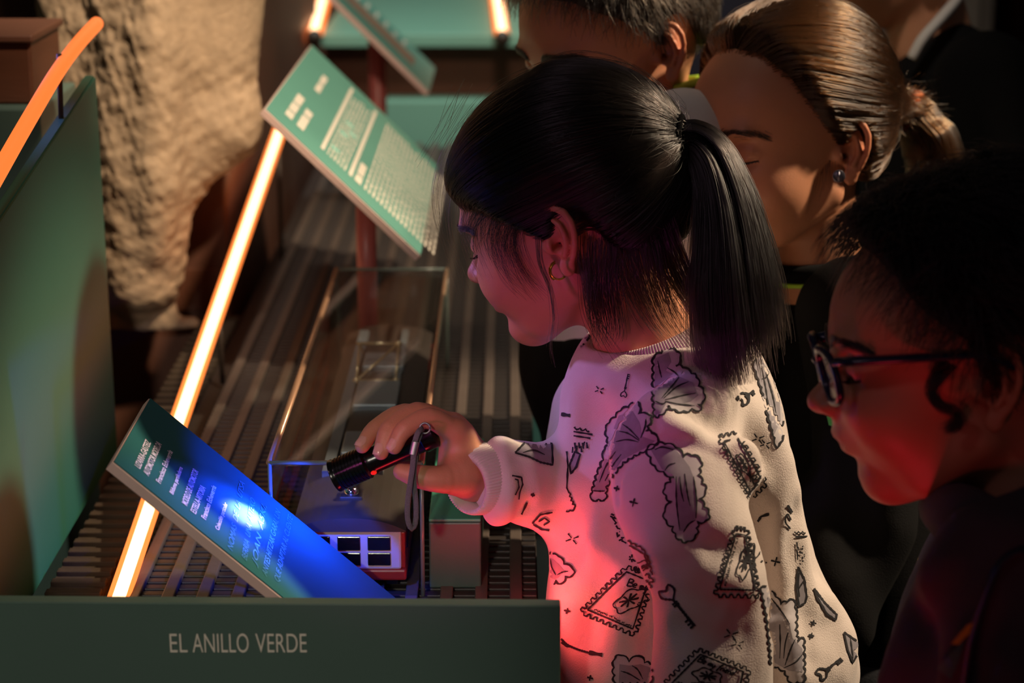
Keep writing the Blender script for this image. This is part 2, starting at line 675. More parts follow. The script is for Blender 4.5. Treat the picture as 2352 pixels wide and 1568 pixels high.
# cork coloured side gutter beside the lamp with its cross ribs
box_obj('side_gutter', (-0.392, 1.33, TZ - 0.013), (-0.345, 2.44, TZ - 0.006), M_cork, table)
g0 = box_obj('gutter_rib', (-0.392, 1.34, TZ - 0.008), (-0.345, 1.35, TZ - 0.002), M_cork, table, 0.001)
for i in range(1, 48):
    o = g0.copy()
    o.location = (g0.location[0], g0.location[1] + 0.0228 * i, g0.location[2])
    C.objects.link(o)

# ---- front board carrying the title
PF = 1.30
fpanel = empty('title_panel', (-0.2, PF, 0), 'dark green upright panel with pale capital lettering along the front', 'panel')
pl, pr = on_plane(-120, 1381, (0, PF, 0), (0, 1, 0)), on_plane(1288, 1391, (0, PF, 0), (0, 1, 0))
bm = bmesh.new()
hexa(bm, [(pl[0], PF, 0.0), (pr[0], PF, 0.0), (pr[0], PF + 0.012, 0.0), (pl[0], PF + 0.012, 0.0),
          (pl[0], PF, pl[2]), (pr[0], PF, pr[2]), (pr[0], PF + 0.012, pr[2]), (pl[0], PF + 0.012, pl[2])])
bmesh.ops.bevel(bm, geom=bm.edges[:], offset=0.0008, segments=1, affect='EDGES')
bm_obj('panel_sheet', bm, M_teal_d, fpanel)


def lettering(name, s, origin, right, up, width, height, m, parent, bold=0.0, lift=0.0004, shear=0.0, fitw=True):
    """printed words: baseline starts at origin, runs along right; width / height in metres"""
    cu = bpy.data.curves.new(name, 'FONT')
    cu.body = s
    cu.size = 1.0
    cu.offset = bold
    cu.extrude = 0.0
    cu.shear = shear
    cu.materials.append(m)
    o = bpy.data.objects.new(name, cu)
    C.objects.link(o)
    bpy.context.view_layer.update()
    dx = max(o.dimensions[0], 1e-3)
    cap = 0.70
    right = Vector([float(v) for v in right]).normalized()
    up = Vector([float(v) for v in up])
    up = (up - right * up.dot(right)).normalized()
    n = right.cross(up)
    rot = Matrix((right, up, n)).transposed()
    sx, sy = width / dx, height / cap
    me = bpy.data.meshes.new_from_object(o.evaluated_get(bpy.context.evaluated_depsgraph_get()))
    bpy.data.objects.remove(o)
    bpy.data.curves.remove(cu)
    org = Vector([float(v) for v in origin])
    for v in me.vertices:
        v.co = org + rot @ Vector((v.co.x * sx, v.co.y * sy, lift))
    me.materials.clear()
    me.materials.append(m)
    me.name = name
    return link(bpy.data.objects.new(name, me), parent)


tl, tr = on_plane(388, 1497, (0, PF, 0), (0, 1, 0)), on_plane(705, 1497, (0, PF, 0), (0, 1, 0))
th = on_plane(388, 1453, (0, PF, 0), (0, 1, 0))[2] - tl[2]
words = [('EL', 388, 428), ('ANILLO', 443, 572), ('VERDE', 588, 705)]
for s, a, b in words:
    p0, p1 = on_plane(a, 1496.5, (0, PF, 0), (0, 1, 0)), on_plane(b, 1496.5, (0, PF, 0), (0, 1, 0))
    lettering('title_lettering', s, p0 + np.array([0, -0.0005, 0]), (1, 0, 0), (0, 0, 1), p1[0] - p0[0], th, M_white, fpanel, bold=-0.004)

# ---- tall deep green side panel and the lamp along its top
XP = -0.405
sp = empty('side_panel', (XP, 1.6, TZ), 'tall glossy deep green side panel on the table under an orange tube', 'panel')
bm = bmesh.new()
hexa(bm, [(XP - 0.012, 1.10, TZ - 0.012), (XP, 1.10, TZ - 0.012), (XP, 1.935, TZ - 0.012), (XP - 0.012, 1.935, TZ - 0.012),
          (XP - 0.012, 1.10, 1.045), (XP, 1.10, 1.045), (XP, 1.935, 1.165), (XP - 0.012, 1.935, 1.165)])
bmesh.ops.bevel(bm, geom=bm.edges[:], offset=0.002, segments=2, affect='EDGES')
bm_obj('panel_sheet', bm, M_panel, sp)
tp = empty('led_tube', (XP, 1.6, TZ), 'dim orange light tube that bends over the deep green side panel', 'light')
pts = [on_plane(a, b, (XP, 0, 0), (1, 0, 0)) for a, b in [(-90, 545), (-40, 460), (0, 390), (60, 285), (130, 168), (180, 100), (222, 54)]]
tube('light_tube', spline(pts, 40), 0.0068, M_led_dim, tp, 14)
for y, zt in ((1.42, 1.12), (1.80, 1.20)):
    tube('bracket', [(XP - 0.006, y, 1.045 + (y - 1.1) * 0.1437 - 0.004), (XP - 0.004, y, zt + 0.004)], 0.0025, M_ledch, tp, 8)
box_obj('panel_rail', (XP - 0.013, 1.14, TZ - 0.012), (XP - 0.012, 1.90, TZ + 0.02), M_ledch, sp)

# ---- bright tube along the table
lt = empty('led_tube', (-0.326, 2.1, TZ), 'long glowing orange light tube running the length of the table', 'light')
pa, pb, pc = (on_plane(a, b, (-0.327, 0, 0), (1, 0, 0)) for a, b in [(261, 1408), (420, 940), (645, 292)])
tube('light_tube', spline([pa, pb, pc], 24), 0.0095, M_led, lt, 16)
tube('light_core', spline([pa, pb, pc], 24) + np.array([0.0020, -0.0024, 0.0056]), 0.0056, M_core, lt, 12)
chn = np.array([0.0, 0.0, -0.0105])
tube('channel', [pa + chn, pb + chn, pc + chn], 0.005, M_ledch, lt, 8)
for q in (0.05, 0.5, 0.97):
    b = pa + (pc - pa) * q
    if b[2] - 0.013 > TZ:
        tube('bracket', [(b[0], b[1], TZ - 0.006), (b[0], b[1], b[2] - 0.012)], 0.003, M_ledch, lt, 8)

# ---- brown block behind, with the rock model in front of it
blk = empty('wooden_block', (-0.7, 3.1, 0), 'large brown wooden block behind the pale rock model', 'block')
bm = bmesh.new()
box(bm, (-1.05, 2.47, 0.0), (-0.362, 3.72, 1.62), 0.004)
bm_obj('block_body', bm, M_wood_d, blk)
box_obj('plinth_strip', (-0.80, 2.462, TZ - 0.006), (-0.364, 2.4695, TZ + 0.05), M_wood, blk, 0.001)
wp = box_obj('wooden_partition', (-0.5, 4.9, 0.0), (1.6, 4.95, 1.35), M_wood)
tag(wp, 'brown wooden partition standing across the hall behind the far display', 'partition')

# rock
F = Field((-0.66, 2.12, 0.74), (-0.20, 2.50, 1.56), 0.005)
F.chain([(-0.372, 2.38, 1.55), (-0.365, 2.38, 1.22), (-0.352, 2.37, 1.08)], [0.085, 0.078, 0.045], 0.03)
F.chain([(-0.43, 2.36, 1.55), (-0.425, 2.35, 1.15), (-0.44, 2.35, 1.0), (-0.455, 2.37, 0.86), (-0.46, 2.385, 0.80)], [0.075, 0.072, 0.064, 0.052, 0.020], 0.03)
F.chain([(-0.52, 2.38, 1.55), (-0.505, 2.38, 1.15), (-0.50, 2.38, 0.95), (-0.492, 2.385, 0.84)], [0.06, 0.055, 0.045, 0.03], 0.03)
F.chain([(-0.405, 2.29, 1.50), (-0.408, 2.285, 1.15), (-0.415, 2.30, 0.98), (-0.425, 2.315, 0.90)], [0.020, 0.024, 0.024, 0.012], 0.02)
F.chain([(-0.40, 2.37, 0.985), (-0.35, 2.375, 1.04)], [0.035, 0.05], 0.03)
F.ell((-0.437, 2.38, 0.815), (0.02, 0.018, 0.028), 0.012)
F.ell((-0.502, 2.385, 0.81), (0.018, 0.018, 0.022), 0.012)
F.chain([(-0.52, 2.39, 0.785), (-0.40, 2.39, 0.785)], 0.012, 0.02)
V, Q = F.mesh(1)
nn = noise3(V, 48, 13) * 0.0024 + noise3(V, 190, 4) * 0.0020 + noise3(V, 330, 9) * 0.0018
smooth_zone = np.clip((V[:, 2] - 1.10) / 0.05, 0, 1) * np.clip((V[:, 0] + 0.40) / 0.03, 0, 1)
nn *= 1 - 0.85 * smooth_zone
ctr = np.c_[np.interp(V[:, 2], [0.8, 1.1, 1.5], [-0.46, -0.41, -0.41]), np.full(len(V), 2.38), V[:, 2]]
dv = V - ctr
V = V + dv / (np.linalg.norm(dv, axis=1)[:, None] + 1e-6) * nn[:, None]
M_rock = mat('sandy_rock', '#b0967a', 0.9, 0.35, 60, 0.6, 150)
V[:, 2] = np.maximum(V[:, 2], TZ - 0.006)
rock = mk('rock_model', V, Q, M_rock)
tag(rock, 'rough sandy rock model hanging down to a point behind the table', 'rock model')

# ---- far left: another green stand and a dark box
fs = box_obj('background_stand', (-1.7, 3.3, 0.0), (-0.66, 3.34, 1.40), M_panel)
fs.location = (-0.10, -0.9, 0)
tag(fs, 'dim green upright stand at far left behind the side panel', 'panel')
bxs = empty('wooden_box', (-0.64, 2.03, 0), 'small brown wooden box beyond the bent orange tube', 'box')
q0, q1 = on_plane(-60, 240, (0, 1.97, 0), (0, 1, 0)), on_plane(68, 88, (0, 1.97, 0), (0, 1, 0))
box_obj('box_body', (q0[0] - 0.1, 1.97, q0[2]), (q1[0], 2.10, q1[2]), M_wood, bxs, 0.003)
box_obj('box_lid', (q0[0] - 0.1, 1.964, q1[2] - 0.004), (q1[0] + 0.004, 2.104, q1[2] + 0.004), M_wood_d, bxs, 0.002)
q2 = on_plane(68, 330, (0, 1.97, 0), (0, 1, 0))
box_obj('box_plinth', (q0[0] - 0.12, 1.95, 0.0), (q1[0] + 0.01, 2.12, q0[2]), M_teal_d, bxs, 0.003)

# ---- the far display module
mod = empty('far_display', (-0.1, 4.0, 0), 'far display stand with a teal shelf above brown wood', 'display stand')
box_obj('shelf_top', (-0.352, 3.66, 0.962), (0.30, 4.80, 0.985), M_teal, mod, 0.002)
box_obj('recess_back', (-0.35, 3.74, 0.862), (0.30, 3.76, 0.962), M_wood, mod)
box_obj('plinth', (-0.235, 3.66, 0.02), (0.30, 3.735, 0.862), M_teal, mod, 0.002)
box_obj('wooden_base', (-0.352, 3.738, 0.0), (0.30, 4.80, 0.862), M_wood, mod)
wf = empty('wooden_peg', (-0.19, 3.86, 0.985), 'small upright wooden peg on the teal far shelf', 'peg')
lathe('peg_body', (-0.185, 3.9, 0.985), (0, 0, 1), [(0, 0.013), (0.05, 0.011), (0.09, 0.0125), (0.11, 0.010), (0.115, 0.004)], mat('oak', '#b8874a', 0.5, 0.2, 40), wf, 14)
tag(wf, cat='peg')
for nm, a, b in (('left end', (722, 84), (757, -50)), ('right end', (1154, 86), (1134, -50))):
    e = empty('led_tube', (0, 3.9, 0.99), 'short orange light tube at the %s of the far teal shelf' % nm, 'light')
    p0, p1 = (on_plane(u, v, (0, 0, 1.0045), (0, 0, 1)) for u, v in (a, b))
    tube('light_tube', [p0, 0.5 * (p0 + p1), p1], 0.0135, M_led, e, 16)
    tube('light_core', [p0 + np.array([0, -0.003, 0.0072]), p1 + np.array([0, -0.003, 0.0072])], 0.0085, M_core, e, 12)
    tube('channel', [p0 - np.array([0, 0, 0.0125]), p1 - np.array([0, 0, 0.0125])], 0.006, M_ledch, e, 8)
    tube('end_cap', [p0 + (p0 - p1) * 0.012, p0 + (p0 - p1) * 0.001], 0.0138, M_ledch, e, 14)

# ---- right side, far: column, red curtain, grey bag hanging
cl = empty('column', (0.42, 3.6, 0), 'dark navy square column between the two heads at the back', 'column')
box_obj('column_shaft', (0.30, 3.6, 0.0), (0.62, 3.9, 2.9), M_navy, cl, 0.004)
box_obj('column_base', (0.28, 3.58, 0.0), (0.64, 3.92, 0.12), M_navy, cl, 0.004)
V, F_ = [], []
for i, x in enumerate(np.linspace(0.98, 2.1, 120)):
    y = 4.4 + 0.035 * math.sin(x * 55) + 0.015 * math.sin(x * 23)
    V += [(x, y, 0.02), (x, y + 0.01, 2.7)]
    if i: F_.append((2 * i - 2, 2 * i, 2 * i + 1, 2 * i - 1))
cur = mk('red_curtain', V, F_, M_red)
sd = cur.modifiers.new('thick', 'SOLIDIFY')
sd.thickness = 0.004
tag(cur, 'dark red hanging curtain in the top right corner', 'curtain')
gp = empty('grey_cabinet', (0.95, 4.1, 0), 'pale grey cabinet behind the child in the dark jacket', 'cabinet')
q = on_plane(2290, 45, (0, 3.5, 0), (0, 1, 0))
box_obj('cabinet_body', (0.66, 3.5, 0.0), (q[0], 3.9, q[2] + 0.3), mat('pale_grey_laminate', '#8d8278', 0.6, 0.1, 20), gp, 0.02)
box_obj('cabinet_door', (0.68, 3.492, 0.15), (q[0] - 0.03, 3.499, q[2] + 0.27), mat('grey_door', '#93887d', 0.6, 0.1, 20), gp, 0.004)

# ================================================================== label boards on poles
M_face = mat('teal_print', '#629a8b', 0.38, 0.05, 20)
YV = np.array([0, 1.0, 0])


class Board:
    def __init__(s, a, b, Yn, W, label, thick=0.008, face=None):
        s.A = on_plane(a[0], a[1], (0, Yn, 0), (0, 1, 0))
        s.B = on_plane(b[0], b[1], (0, Yn, 0), (0, 1, 0))
        s.L = np.linalg.norm(s.B - s.A)
        s.e = (s.B - s.A) / s.L
        s.n = np.cross(YV, -s.e)
        s.W = W
        s.t = thick
        mid = 0.5 * (s.A + s.B) + YV * W / 2
        s.root = empty('label_board', (mid[0], mid[1], TZ), label, 'label board')
        bm = bmesh.new()
        s.slab(bm, -thick, 0.0)
        bmesh.ops.bevel(bm, geom=bm.edges[:], offset=0.0006, segments=1, affect='EDGES')
        bm_obj('board_core', bm, M_mdf, s.root)
        bm = bmesh.new()
        s.slab(bm, 0.0002, 0.0009, 0.0008)
        bm_obj('printed_face', bm, face or M_face, s.root)

    def at(s, v, u, h=0.0):
        return s.A + s.e * v + YV * u + s.n * h

    def slab(s, bm, h0, h1, m=0.0):
        q = [(m, m), (s.L - m, m), (s.L - m, s.W - m), (m, s.W - m)]
        hexa(bm, [s.at(v, u, h0) for v, u in q] + [s.at(v, u, h1) for v, u in q])

    def pix(s, px, py):
        return on_plane(px, py, s.at(0, 0, 0.0011), s.n)

    def line(s, a, b, txt, hgt, bold=0.0, shear=0.0, m=None, name='printed_words'):
        p0, p1 = s.pix(*a), s.pix(*b)
        d = p1 - p0
        lettering(name, txt, p0, d, -s.e, np.linalg.norm(d), hgt, m or M_white, s.root, bold, 0.0003, shear)

    def bars(s, items, name='printed_text_lines', m=None):
        """long strips / small text lines: (v0, v1, u0, u1)"""
        bm = bmesh.new()
        for v0, v1, u0, u1 in items:
            f = [bm.verts.new([float(c) for c in s.at(v, u, 0.0012)]) for v, u in ((v0, u0), (v1, u0), (v1, u1), (v0, u1))]
            bm.faces.new(f)
        return bm_obj(name, bm, m or M_white, s.root)

    def pole(s, v, u, r=0.012):
        p = s.at(v, u, -s.t)
        top = np.array([p[0], p[1], p[2] - 0.75 * r])
        tube('pole', [top, (p[0], p[1], TZ - 0.004)], r, M_pole, s.root, 20)
        lathe('pole_base', (p[0], p[1], TZ - 0.004), (0, 0, 1), [(0, r * 1.9), (0.008, r * 1.9), (0.010, r * 1.5)], M_pole, s.root, 24)


# nearest board, lit by the torch
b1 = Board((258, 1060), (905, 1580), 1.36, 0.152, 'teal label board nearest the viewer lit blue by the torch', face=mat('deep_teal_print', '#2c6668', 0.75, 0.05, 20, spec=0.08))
b1.pole(0.165, 0.088, 0.0132)
ul = mat('pale_violet_print', '#efe8ff', 0.55, 0.02, 50)
b1.line((321, 1078), (346, 1018), 'LIZARRA-GASTEIZ', 0.0052, 0.018, m=ul)
b1.line((341, 1094), (371, 1021), 'AUTOMOTOR MODELOA', 0.0052, 0.018, m=ul)
b1.line((368, 1112), (396, 1039), 'Francisco Echeverría', 0.0044, 0.018, m=ul)
b1.line((397, 1137), (419, 1076), 'Bilduma partikularra', 0.0036, 0.018, m=ul)
b1.line((429, 1163), (455, 1084), 'MODELO DE AUTOMOTOR', 0.0052, 0.008, m=ul)
b1.line((449, 1182), (472, 1122), 'ESTELLA-VITORIA', 0.0052, 0.008, m=ul)
b1.line((472, 1195), (496, 1120), 'Francisco Echeverría', 0.0044, 0.018, m=ul)
b1.line((502, 1219), (522, 1158), 'Colección particular', 0.0036, 0.018, m=ul)
uv = mat('uv_glow_ink', '#3d8f9e', 0.5, 0.02, 50)  # glow of invisible ink under ultraviolet, put into the colour
for a, b, s in (((533, 1268), (561, 1112), 'NOMAS  DE  LA  UTSA'), ((566, 1290), (586, 1150), 'BERRIA  UNA  ARTEKO'), ((589, 1300), (612, 1160), 'JOAN  ASKI,'),
                ((612, 1325), (644, 1175), 'ANTES HITZAK GARAI, UN'), ((640, 1340), (672, 1190), 'QUE ADAPTAR AL CLIENTE')):
    b1.line(a, b, s, 0.0050, 0.0, 0.35, m=uv, name='handwritten_words')

# second board, larger
b2 = Board((608, 250), (966, 588), 2.06, 0.50, 'large teal text board on a pole tinted by red light over the middle of the table')
b2.pole(0.135, 0.165, 0.0115)
L2 = b2.L
b2.bars([(0.072, 0.077, 0.05, 0.47), (0.113, 0.118, 0.05, 0.47)], 'printed_rule')
items = []
rr = np.random.default_rng(3)
def words(v0, v1, u0, u1, dens=0.75):
    u = u0
    while u < u1 - 0.01:
        l = rr.uniform(0.012, 0.045) * dens
        items.append((v0, v1, u, min(u + l, u1)))
        u += l + 0.006
words(0.020, 0.030, 0.05, 0.19, 2.2)
words(0.037, 0.047, 0.05, 0.17, 2.2)
words(0.033, 0.041, 0.28, 0.40, 2.0)
words(0.122, 0.131, 0.05, 0.15, 2.0)
for k in range(6):
    words(0.081 + 0.005 * k, 0.0832 + 0.005 * k, 0.05, 0.44)
for k in range(18):
    words(0.136 + 0.006 * k, 0.1388 + 0.006 * k, 0.05, 0.46)
tag(b2.bars(items), kind='stuff')
for vv, uu in ((0.09, 0.20), (0.10, 0.235), (0.092, 0.27), (0.088, 0.10)):
    p = b2.at(vv, uu, 0.0012)
    lathe('printed_emblem', p, b2.n, [(0, 0.007), (0.0004, 0.007)], mat('pale_teal_print', '#8fc8b6', 0.6, 0.02), b2.root, 16)

# third board, farther
b3 = Board((715, -55), (986, 212), 2.92, 0.24, 'smaller teal label board on a pole near the far end')
b3.pole(0.13, 0.10, 0.0135)
b3.bars([(0.03, 0.20, 0.07, 0.15)], 'printed_picture', mat('brown_print', '#8a6f5c', 0.6, 0.3, 30))
items = []
for k in range(8):
    words(0.03 + 0.02 * k, 0.036 + 0.02 * k, 0.17, 0.22)
tag(b3.bars(items), kind='stuff')

# ================================================================== glass case with the railcar
case = empty('glass_case', (-0.136, 1.86, TZ), 'clear glass case with thin edges over the model railcar', 'display case')
cx0, cx1, cy0, cy1, cz = -0.198, -0.074, 1.535, 2.19, 0.904
MG = glassmat('clear_glass', (0.93, 0.95, 0.94))
th_ = 0.003
for nm, lo, hi in (('glass_pane', (cx0, cy0, TZ), (cx1, cy0 + th_, cz)), ('glass_pane', (cx0, cy1 - th_, TZ), (cx1, cy1, cz)),
                   ('glass_pane', (cx0, cy0 + th_, TZ), (cx0 + th_, cy1 - th_, cz)), ('glass_pane', (cx1 - th_, cy0 + th_, TZ), (cx1, cy1 - th_, cz)),
                   ('glass_lid', (cx0, cy0, cz), (cx1, cy1, cz + th_))):
    box_obj(nm, lo, hi, MG, case)
M_ge = mat('ground_glass_edge', '#7f8f88', 0.25, 0.05, 50, trans=0.3)
M_gp = mat('edge_with_red_reflection', '#c79a78', 0.25, 0.05, 50, metal=0.4)  # red and orange reflections put into the glass edge colour
def edge(a, b, m=M_ge, r=0.0019):
    tube('glass_edge', [a, b], r, m, case, 6)
zt = cz + th_
edge((cx0, cy0, zt), (cx1, cy0, zt)); edge((cx0, cy1, zt), (cx1, cy1, zt))
edge((cx0, cy0, zt), (cx0, cy1, zt), M_gp, 0.003); edge((cx1, cy0, zt), (cx1, cy1, zt), M_gp, 0.0026)
for x, y in ((cx0, cy0), (cx1, cy0), (cx0, cy1), (cx1, cy1)):
    edge((x, y, TZ), (x, y, zt))

car = empty('model_railcar', (-0.137, 1.84, TZ), 'model railcar with white windowed front and dark roof inside the glass case', 'model railcar')
M_cw = mat('railcar_white', '#d8c9c2', 0.4, 0.05, 60)
M_cr = mat('railcar_red', '#b03018', 0.38, 0.08, 60)
M_cro = mat('railcar_roof', '#4a3d38', 0.5, 0.15, 60)
M_win = mat('dark_window', '#14100f', 0.15, 0.0)
M_gs = mat('grey_roof_plate', '#8b8f96', 0.35, 0.1, 60, metal=0.3)
M_brass = mat('brass_wire', '#d8c09a', 0.3, 0.05, 60, metal=0.7)
rx0, rx1, ry0, ry1 = -0.184, -0.0885, 1.552, 2.15
z0, zb, zs, zr = TZ + 0.002, TZ + 0.016, TZ + 0.052, TZ + 0.060
box_obj('lower_body', (rx0, ry0, z0 + 0.004), (rx1, ry1, zb), M_cr, car, 0.002)
box_obj('underframe', (rx0 + 0.008, ry0 + 0.01, TZ - 0.001), (rx1 - 0.008, ry1 - 0.01, z0 + 0.004), M_win, car)
bm = bmesh.new()
box(bm, (rx0 + 0.004, ry0, zb), (rx1 - 0.004, ry1 - 0.002, zs), 0.002)
bm_obj('upper_body', bm, M_cw, car)
for x in (rx0 + 0.001, rx1 - 0.0045):
    box_obj('side_band', (x, ry0 + 0.004, zb), (x + 0.0035, ry1 - 0.004, zs - 0.004), M_cr, car, 0.0008)
# front: four windows, as two pairs of panes
wx = np.linspace(rx0 + 0.010, rx1 - 0.010, 4)
for i in range(3):
    a, b = wx[i] + 0.003, wx[i + 1] - 0.003
    w_ = bmesh.new()
    box(w_, (a, ry0 - 0.0012, zb + 0.004), (b, ry0 + 0.001, zb + 0.0155), 0.0008)
    bm_obj('window', w_, M_win, car)
    w_ = bmesh.new()
    box(w_, (a, ry0 - 0.0012, zb + 0.0175), (b, ry0 + 0.001, zb + 0.030), 0.0008)
    bm_obj('window', w_, M_win, car)
# side windows
wsd = None
for i in range(14):
    y = ry0 + 0.02 + i * 0.0405
    for x in (rx1 - 0.0015, rx0 - 0.0004):
        if wsd is None:
            wsd = box_obj('window', (x, y, zb + 0.012), (x + 0.0019, y + 0.028, zb + 0.027), M_win, car)
            wy, wxx = y, x
        else:
            o = wsd.copy()
            o.location = (wsd.location[0] + x - wxx, wsd.location[1] + y - wy, wsd.location[2])
            C.objects.link(o)
# roof: curved
V, F_ = [], []
for i, x in enumerate(np.linspace(rx0, rx1, 13)):
    q = (x - (rx0 + rx1) / 2) / ((rx1 - rx0) / 2)
    zz = zs + 0.011 * (1 - abs(q) ** 2.4)
    for y in (ry0 - 0.003, ry1 + 0.003):
        V += [(x, y, zz), (x, y, zs - 0.001)]
for i in range(12):
    a, b = 4 * i, 4 * i + 4
    F_ += [(a, b, b + 2, a + 2), (a + 1, a + 3, b + 3, b + 1), (a, a + 1, b + 1, b), (a + 2, b + 2, b + 3, a + 3)]
mk('roof', V, F_, M_cro, car, smooth=False)
zr = zs + 0.011
for y0_, y1_ in ((1.70, 1.76), (1.84, 1.92), (1.97, 2.02)):
    box_obj('roof_unit', (-0.155, y0_, zr - 0.003), (-0.112, y1_, zr + 0.006), M_gs, car, 0.0015)
box_obj('walkway', (-0.168, 1.66, zr - 0.004), (-0.158, 2.12, zr + 0.002), M_gs, car)
box_obj('walkway', (-0.121, 1.66, zr - 0.002), (-0.114, 2.12, zr + 0.003), M_gs, car)
bm = bmesh.new()
bmesh.ops.create_uvsphere(bm, u_segments=20, v_segments=12, radius=0.0062, matrix=Matrix.Translation((-0.137, 1.598, zr + 0.005)))
bm_obj('roof_lamp', bm, mat('chrome', '#d8d4d0', 0.08, 0.0, metal=1.0), car, True)
box_obj('lamp_housing', (-0.147, 1.592, zr - 0.003), (-0.127, 1.612, zr + 0.003), M_cro, car, 0.001)
# pantograph
pz = zr + 0.002
def pg(a, b, r=0.0013):
    tube('pantograph_rod', [a, b], r, M_brass, car, 6)
ya, yb, ph = 1.93, 1.99, 0.022
pg((-0.158, ya, pz), (-0.158, yb, pz + ph)); pg((-0.118, ya, pz), (-0.118, yb, pz + ph))
pg((-0.158, ya, pz), (-0.118, yb, pz + ph)); pg((-0.162, yb, pz + ph), (-0.114, yb, pz + ph), 0.0016)
pg((-0.160, ya, pz), (-0.114, ya, pz), 0.0015); pg((-0.158, ya + 0.10, pz), (-0.158, yb, pz + ph)); pg((-0.118, ya + 0.10, pz), (-0.118, yb, pz + ph))
for x, y, zq in ((-0.118, yb, pz + ph), (-0.158, ya, pz), (-0.118, ya, pz)):
    bm = bmesh.new()
    bmesh.ops.create_icosphere(bm, subdivisions=2, radius=0.0036, matrix=Matrix.Translation((x, y, zq)))
    bm_obj('insulator', bm, M_brass, car, True)

# small teal block beside the case
tb = empty('teal_block', (-0.05, 1.66, TZ), 'small teal block on the table beside the glass case', 'block')
box_obj('block_body', (-0.0695, 1.555, TZ - 0.002), (-0.026, 1.765, TZ + 0.057), M_teal_d, tb, 0.0015)  # shaded front put in as a darker colour than the top
box_obj('block_top', (-0.0695, 1.5555, TZ + 0.0572), (-0.026, 1.7645, TZ + 0.060), mat('mint_paint', '#4fae8a', 0.45, 0.05, 20), tb, 0.001)

# ================================================================== people
M_skin = mat('skin', '#c98a68', 0.48, 0.06, 45, 0.12, 700, tint=True, sss=0.12, sssr=(0.012, 0.005, 0.003), ssss=0.6)
M_hairk = hairmat('black_hair_fibre', (0.006, 0.0045, 0.004), 0.19, 0.32)
M_hairb = hairmat('brown_hair_fibre', (0.028, 0.0115, 0.004), 0.20, 0.38)
M_haird = hairmat('dark_brown_hair_fibre', (0.014, 0.009, 0.006), 0.34)
M_hairx = hairmat('near_black_hair_fibre', (0.005, 0.0035, 0.003), 0.4)
M_scalpk = mat('black_hair_mass', '#080606', 0.6, 0.3, 200, 0.4, 400, spec=0.06)
M_scalpb = mat('brown_hair_mass', '#2a1a0e', 0.6, 0.3, 200, 0.4, 400, spec=0.06)
M_scalpd = mat('dark_hair_mass', '#221810', 0.6, 0.3, 200, 0.4, 400, spec=0.3)
M_lash = mat('lash', '#0c0808', 0.5, 0.0)
M_eye = mat('eye_white', '#cdbfb6', 0.12, 0.0)
M_iris = mat('dark_iris', '#1b0f0a', 0.08, 0.0)


def rot_head(yaw_away, pitch, roll=0.0):
    return np.array((Matrix.Rotation(math.pi - math.radians(yaw_away), 3, 'Z') @ Matrix.Rotation(math.radians(pitch), 3, 'Y')
                     @ Matrix.Rotation(math.radians(roll), 3, 'X')))


def ear(F, sg, sc=1.0, flare=24):
    fa = math.radians(flare)
    tb = math.radians(12)
    U = np.array([-math.cos(fa), sg * math.sin(fa), 0])
    Vv = np.array([-math.sin(tb), 0, math.cos(tb)])
    Vv = Vv - U * (U @ Vv)
    Vv /= np.linalg.norm(Vv)
    W = np.cross(U, Vv)
    if W[1] * sg < 0: W = -W
    o = np.array([-0.004, sg * 0.0655, 0.001])
    R = np.stack([U, Vv, W], 1)
    def p(u, v, w): return o + (U * u * 1.12 + Vv * v + W * w) * 0.001 * sc
    def e(u, v, w, r, k, op='u'): F.ell(p(u, v, w), np.array(r) * 0.001 * sc, k * 0.001, R, op)
    def ch(l, r, k, op='u'): F.chain([p(*q) for q in l], np.array(r) * 0.001 * sc, k * 0.001, op)
    e(3, 3, 3, (12.5, 22, 3.6), 4)
    ch([(-8, -2, 2), (2, -2, 4)], [8, 9], 4)
    ch([(-6, 1, 5), (-10, 7, 5), (-10, 15, 6), (-7, 22, 7), (0, 27, 8), (7, 26.5, 9), (13, 21, 10), (16, 12, 10), (15.5, 3, 9.5), (13, -6, 8.5), (9, -14, 7.5), (4, -20, 6)],
       [1.6, 2.2, 2.5, 2.7, 2.9, 3.1, 3.1, 3.0, 2.9, 2.8, 2.8, 3.0], 1.8)
    e(0, -23, 5, (7, 8, 3.6), 3.5)
    e(0.5, -3, 9.5, (7.5, 11, 6.5), 2.5, 's')
    e(-4, 9, 9, (5, 5, 4), 2.0, 's')
    ch([(-3, 20, 10), (4, 21.5, 11.5), (9, 16, 12.2), (10.5, 8, 11.8), (9.5, 0, 11)], [2.2, 2.6, 2.6, 2.3, 1.6], 1.5, 's')
    ch([(2, 17, 8), (6, 12, 9), (7.5, 4, 9), (6.5, -5, 8.5), (2, -13, 8)], [2.2, 2.4, 2.5, 2.6, 2.6], 2.0)
    e(-8, -4, 6, (3.6, 5, 3.6), 2.5)
    ch([(-3.5, -5, 6), (-1, -4, -4)], [3.2, 2.4], 1.5, 's')


